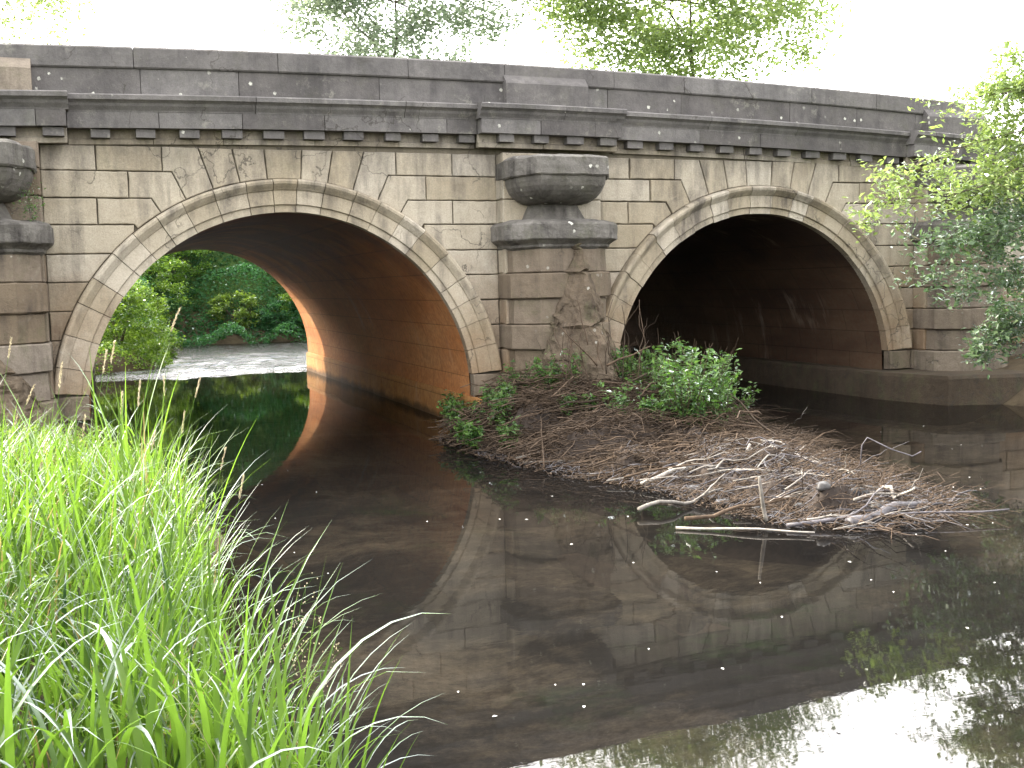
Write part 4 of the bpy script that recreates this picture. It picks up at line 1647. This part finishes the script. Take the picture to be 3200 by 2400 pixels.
# ------------------------------------------------------------------ grass bank
def blades(n, xr, yr, hmin, hmax, wid, name, mat, cond=None, bend=(0.2, 1.1), segs=7):
    X = rng.uniform(*xr, n * 3)
    Y = rng.uniform(*yr, n * 3)
    keep = []
    for a, b in zip(X, Y):
        keep.append(cond(a, b) if cond else True)
    keep = np.array(keep)
    X, Y = X[keep][:n], Y[keep][:n]
    n = len(X)
    Z = np.array([height(a, b) for a, b in zip(X, Y)])
    clump = np.array([noise.noise(Vector((a * 1.9, b * 1.9, 11))) for a, b in zip(X, Y)])
    H = rng.uniform(hmin, hmax, n) * (1 + 0.85 * clump) * np.interp(Y, [-9.5, -7, -5, -2.5], [0.9, 0.85, 0.55, 0.34])
    az = rng.uniform(0, 2 * np.pi, n)
    # a general lean to the water
    lx, ly = np.cos(az) + 0.25, np.sin(az) - 0.1
    ln = np.hypot(lx, ly)
    lx, ly = lx / ln, ly / ln
    bd = rng.uniform(*bend, n) * rng.uniform(0.4, 1.0, n)
    W = rng.uniform(*wid, n)
    t = np.linspace(0, 1, segs + 1)[None, :]
    ang0 = rng.uniform(0.02, 0.25, n)[:, None]
    ang = ang0 + bd[:, None] * (t ** 1.6) * 1.7
    ds = (H / segs)[:, None]
    hz = np.concatenate([np.zeros((n, 1)), np.cumsum(np.sin(ang[:, :-1]) * ds, 1)], 1)
    vt = np.concatenate([np.zeros((n, 1)), np.cumsum(np.cos(ang[:, :-1]) * ds, 1)], 1)
    cx = X[:, None] + lx[:, None] * hz
    cy = Y[:, None] + ly[:, None] * hz
    cz = Z[:, None] - 0.03 + vt
    tw = rng.uniform(-0.9, 0.9, n)[:, None] * t + rng.uniform(-0.5, 0.5, n)[:, None]
    wx = -ly[:, None] * np.cos(tw) + lx[:, None] * np.sin(tw) * 0.6
    wy = lx[:, None] * np.cos(tw) + ly[:, None] * np.sin(tw) * 0.6
    wp = W[:, None] * np.clip(1.15 * (1 - t ** 2.2), 0.02, 1) * (0.55 + 0.45 * np.clip(t * 5, 0, 1))
    Lx, Ly = cx - wx * wp / 2, cy - wy * wp / 2
    Rx, Ry = cx + wx * wp / 2, cy + wy * wp / 2
    V = np.stack([np.stack([Lx, Ly, cz], -1), np.stack([cx, cy, cz - wp * 0.22], -1), np.stack([Rx, Ry, cz], -1)], 2)
    V = V.reshape(-1, 3)
    m = 3 * (segs + 1)
    k = (np.arange(n) * m)[:, None, None]
    s = (np.arange(segs) * 3)[None, :, None]
    q1 = np.array([0, 1, 4, 3])[None, None, :]
    q2 = np.array([1, 2, 5, 4])[None, None, :]
    F = np.concatenate([(k + s + q1).reshape(-1, 4), (k + s + q2).reshape(-1, 4)], 0)
    tone = np.repeat(np.clip(rng.uniform(-0.1, 0.9, n) + clump * 1.3 - 0.1, 0, 1), m)
    return np_obj(name, V, F, tone, mat, smooth=True)


bank = lambda x, y: height(x, y) > 0.02
o = blades(3500, (-1.7, 0.75), (-10.8, -2.2), 0.2, 1.0, (0.009, 0.021), 'long_grass', M['grass'], bank, bend=(0.2, 1.5))
tag(o, 'dense long green grass overhanging the near left bank', 'grass', kind='stuff')
o = blades(1300, (-1.6, 0.6), (-11.2, -6.0), 0.4, 0.9, (0.014, 0.028), 'broad_grass', M['grass'], bank, bend=(0.6, 1.7), segs=10)
tag(o, 'broad arching grass blades at the front of the left bank', 'grass', kind='stuff')
o = blades(650, (-1.5, 0.6), (-10.6, -5.8), 0.75, 1.25, (0.009, 0.020), 'tall_grass', M['grass'], bank, bend=(0.15, 1.0), segs=10)
tag(o, 'scattered taller grass blades rising above the left bank', 'grass', kind='stuff')
o = blades(700, (-1.6, 0.7), (-10.8, -3.0), 0.3, 0.9, (0.006, 0.012), 'dry_grass', M['dry_grass'], bank, bend=(0.2, 1.3))
tag(o, 'dead straw coloured grass blades mixed into the left bank', 'grass', kind='stuff')
o = blades(220, (0.1, 0.8), (-10.8, -8.0), 0.6, 0.95, (0.010, 0.019), 'edge_grass', M['grass'], lambda x, y: height(x, y) > -0.2, bend=(0.6, 1.3), segs=10)
tag(o, 'wide bright grass blades arching out over the water at the bank edge', 'grass', kind='stuff')
# leafy herbs between the blades
N = 15000
X = rng.uniform(-1.7, 0.7, N)
Y = rng.uniform(-10.5, -2.4, N)
Hh = np.array([height(a, b) for a, b in zip(X, Y)])
ok = Hh > 0.02
X, Y, Hh = X[ok], Y[ok], Hh[ok]
Z = Hh + rng.uniform(0.02, 1, len(X)) ** 0.7 * 0.30 * (1 + np.array([noise.noise(Vector((a * 2, b * 2, 3))) for a, b in zip(X, Y)]))
o = leaf_mesh(np.stack([X, Y, Z], 1), 0.05, 'bank_herbs', M['lime'], up=0.5, aspect=0.35)
tag(o, 'small leaved herbs growing thickly between the grass of the left bank', 'herbs', kind='stuff')


def seed_stem(label, base, tip, group, head=0.16, r=0.0035, arch=0.12):
    """a tall flowering grass: stem, seed head, two leaves"""
    root = empty('grass_stem', base)
    tag(root, label, 'grass stem', group)
    b = Vector(base)
    tp = Vector(tip) - b
    mb = MB()
    pts = []
    n = 10
    for k in range(n + 1):
        t = k / n
        pts.append(Vector((tp.x * t ** 1.7, tp.y * t ** 1.7, tp.z * (t - arch * t * t * 0.5 + arch * 0.5 * t))))
    tube(mb, pts, [r * (1 - 0.6 * k / n) for k in range(n + 1)], 5, 0.8)
    mb.build('stem', M['grass'], root, smooth=True)
    mb = MB()
    d = (pts[-1] - pts[-3]).normalized()
    for k in range(46):
        t = k / 46
        c = pts[-1] + d * (t - 0.35) * head
        o2 = Vector((random.gauss(0, 1), random.gauss(0, 1), random.gauss(0, 1))).normalized()
        e = c + (o2 * 0.45 + d).normalized() * head * 0.13
        tube(mb, [c, c.lerp(e, 0.5), e], [0.0012, 0.0034, 0.0006], 4, random.random())
    mb.build('seed_head', M['straw'], root)
    for q in range(2):
        mb = MB()
        i = random.randint(2, 6)
        s = pts[i]
        a = random.uniform(0, 6.28)
        dr = Vector((math.cos(a), math.sin(a), 0))
        sd = Vector((-dr.y, dr.x, 0))
        V, F = [], []
        L = random.uniform(0.2, 0.4)
        for k in range(8):
            t = k / 7
            p = s + dr * L * (0.8 * t) + Vector((0, 0, L * (0.9 * t - 0.8 * t * t)))
            wv_ = 0.006 * (1 - t ** 2) + 0.0003
            V += [p - sd * wv_, p + sd * wv_]
        for k in range(7):
            F.append((2 * k, 2 * k + 1, 2 * k + 3, 2 * k + 2))
        mb.add(V, F, 0.7)
        mb.build('blade', M['grass'], root, smooth=True)


def at_depth(dx, dy, y):
    px, py = dx * K, dy * K
    d = RM @ Vector((px - 1600, -(py - 1200), -3304.1))
    t = (y - CAMP.y) / d.y
    return CAMP + d * t


stems = [
    ('tallest grass stem bowing right with a nodding seed head against the arch', (375, 700), -7.0, (250, 1000)),
    ('straight seed stem rising in front of the left tunnel water', (242, 770), -6.0, (215, 1060)),
    ('pale seed stem left of the straight one by the arch foot', (225, 790), -6.2, (200, 1060)),
    ('upright spiky grass head over the green reflection', (355, 840), -5.2, (365, 1080)),
    ('grass head leaning right over the green reflection', (425, 845), -5.4, (385, 1080)),
    ('slim seed stem at the left edge in front of the pier', (20, 760), -5.0, (0, 1000)),
    ('second slim stem before the left pier stones', (62, 860), -5.0, (20, 1050)),
    ('short grass stem before the ledge of the left pier', (145, 960), -5.0, (145, 1100)),
]
TERM = ['nodding', 'spiky', 'thin pale', 'broken', 'short straight', 'tall leaning', 'bent dry', 'slender green', 'feathery', 'stiff upright']
PL = [('before the green reflection', 300, 860, 290), ('near the left edge of the photo', 30, 930, 20), ('at the edge of the open water', 480, 1000, 455), ('before the arch foot', 180, 930, 175), ('over the sky glints on the water', 330, 960, 320),
      ('rising from the middle of the bank', 90, 1000, 80), ('at the outer edge of the bank', 520, 1060, 495), ('in front of the ring stones', 130, 820, 120), ('in the gap by the riffle', 262, 880, 262), ('beside the tallest stem', 395, 920, 380)]
for (pl, tx, ty, fx), tm in zip(PL, TERM):
    stems.append((tm + ' grass head ' + pl, (tx, ty), -5.4 - random.uniform(0, 1.5), (fx, 1130)))
for lab, tip, y, foot in stems:
    T = at_depth(tip[0], tip[1], y)
    Fp = at_depth(foot[0], foot[1], y)
    base = (Fp.x, Fp.y, max(0.1, height(Fp.x, Fp.y)))
    seed_stem(lab, base, tuple(T), None)

# airy flowering weed at the edge of the bank
root = empty('flowering_weed', tuple(at_depth(600, 1560, -9.3)))
tag(root, 'airy flowering weed with tiny buds leaning over the water by the bank', 'weed')
mb = MB()
ends = []
b0 = Vector((0, 0, 0))
lo = Vector(root.location)
for q, (dx, dy) in enumerate([(660, 1270), (690, 1330), (620, 1330), (740, 1400), (600, 1390), (700, 1440)]):
    e = at_depth(dx, dy, -9.3 + random.uniform(-0.1, 0.1)) - lo
    pts = limb(mb, b0, e, 0.003, 0.0012, 0.08, 8, 4)
    for i in range(3, 9):
        for k in range(3):
            e2 = pts[i] + Vector((random.gauss(0, 1), random.gauss(0, 1), random.gauss(0.4, 0.6))).normalized() * random.uniform(0.03, 0.10)
            limb(mb, pts[i], e2, 0.001, 0.0006, 0.1, 2, 3)
            ends.append(e2)
mb.build('stem', M['grass'], root)
mb = MB()
for e in ends:
    for k in range(2):
        c = e + Vector((random.gauss(0, 0.008), random.gauss(0, 0.008), random.gauss(0, 0.008)))
        tube(mb, [c, c + Vector((0, 0, 0.004)), c + Vector((0, 0, 0.008))], [0.0008, 0.003, 0.0008], 5, random.random())
tag(mb.build('bud', M['straw'], root), kind='stuff')

# white petals drifting on the water
pm = MB()
pm.add([(-0.012, 0, 0), (0, -0.007, 0.002), (0.013, 0.001, 0), (0, 0.008, 0.003)], [(0, 1, 2, 3)], 0.5)
proto = None
for k in range(70):
    y = random.uniform(-11, -1.5)
    x = random.uniform(1.3, 1.3 + (y + 14) * 0.95)
    if inside_d(x, y) > -0.1:
        continue
    if proto is None:
        proto = pm.build('floating_petal', M['petal'])
        o = proto
    else:
        o = proto.copy()
        col.objects.link(o)
    tag(o, 'tiny white petal drifting on the calm dark water', 'petal', 'petals drifting on the water')
    o.location = (x, y, 0.004)
    o.rotation_euler = (0, 0, random.uniform(0, 6))
    s = random.uniform(0.6, 1.3)
    o.scale = (s, s, 1)
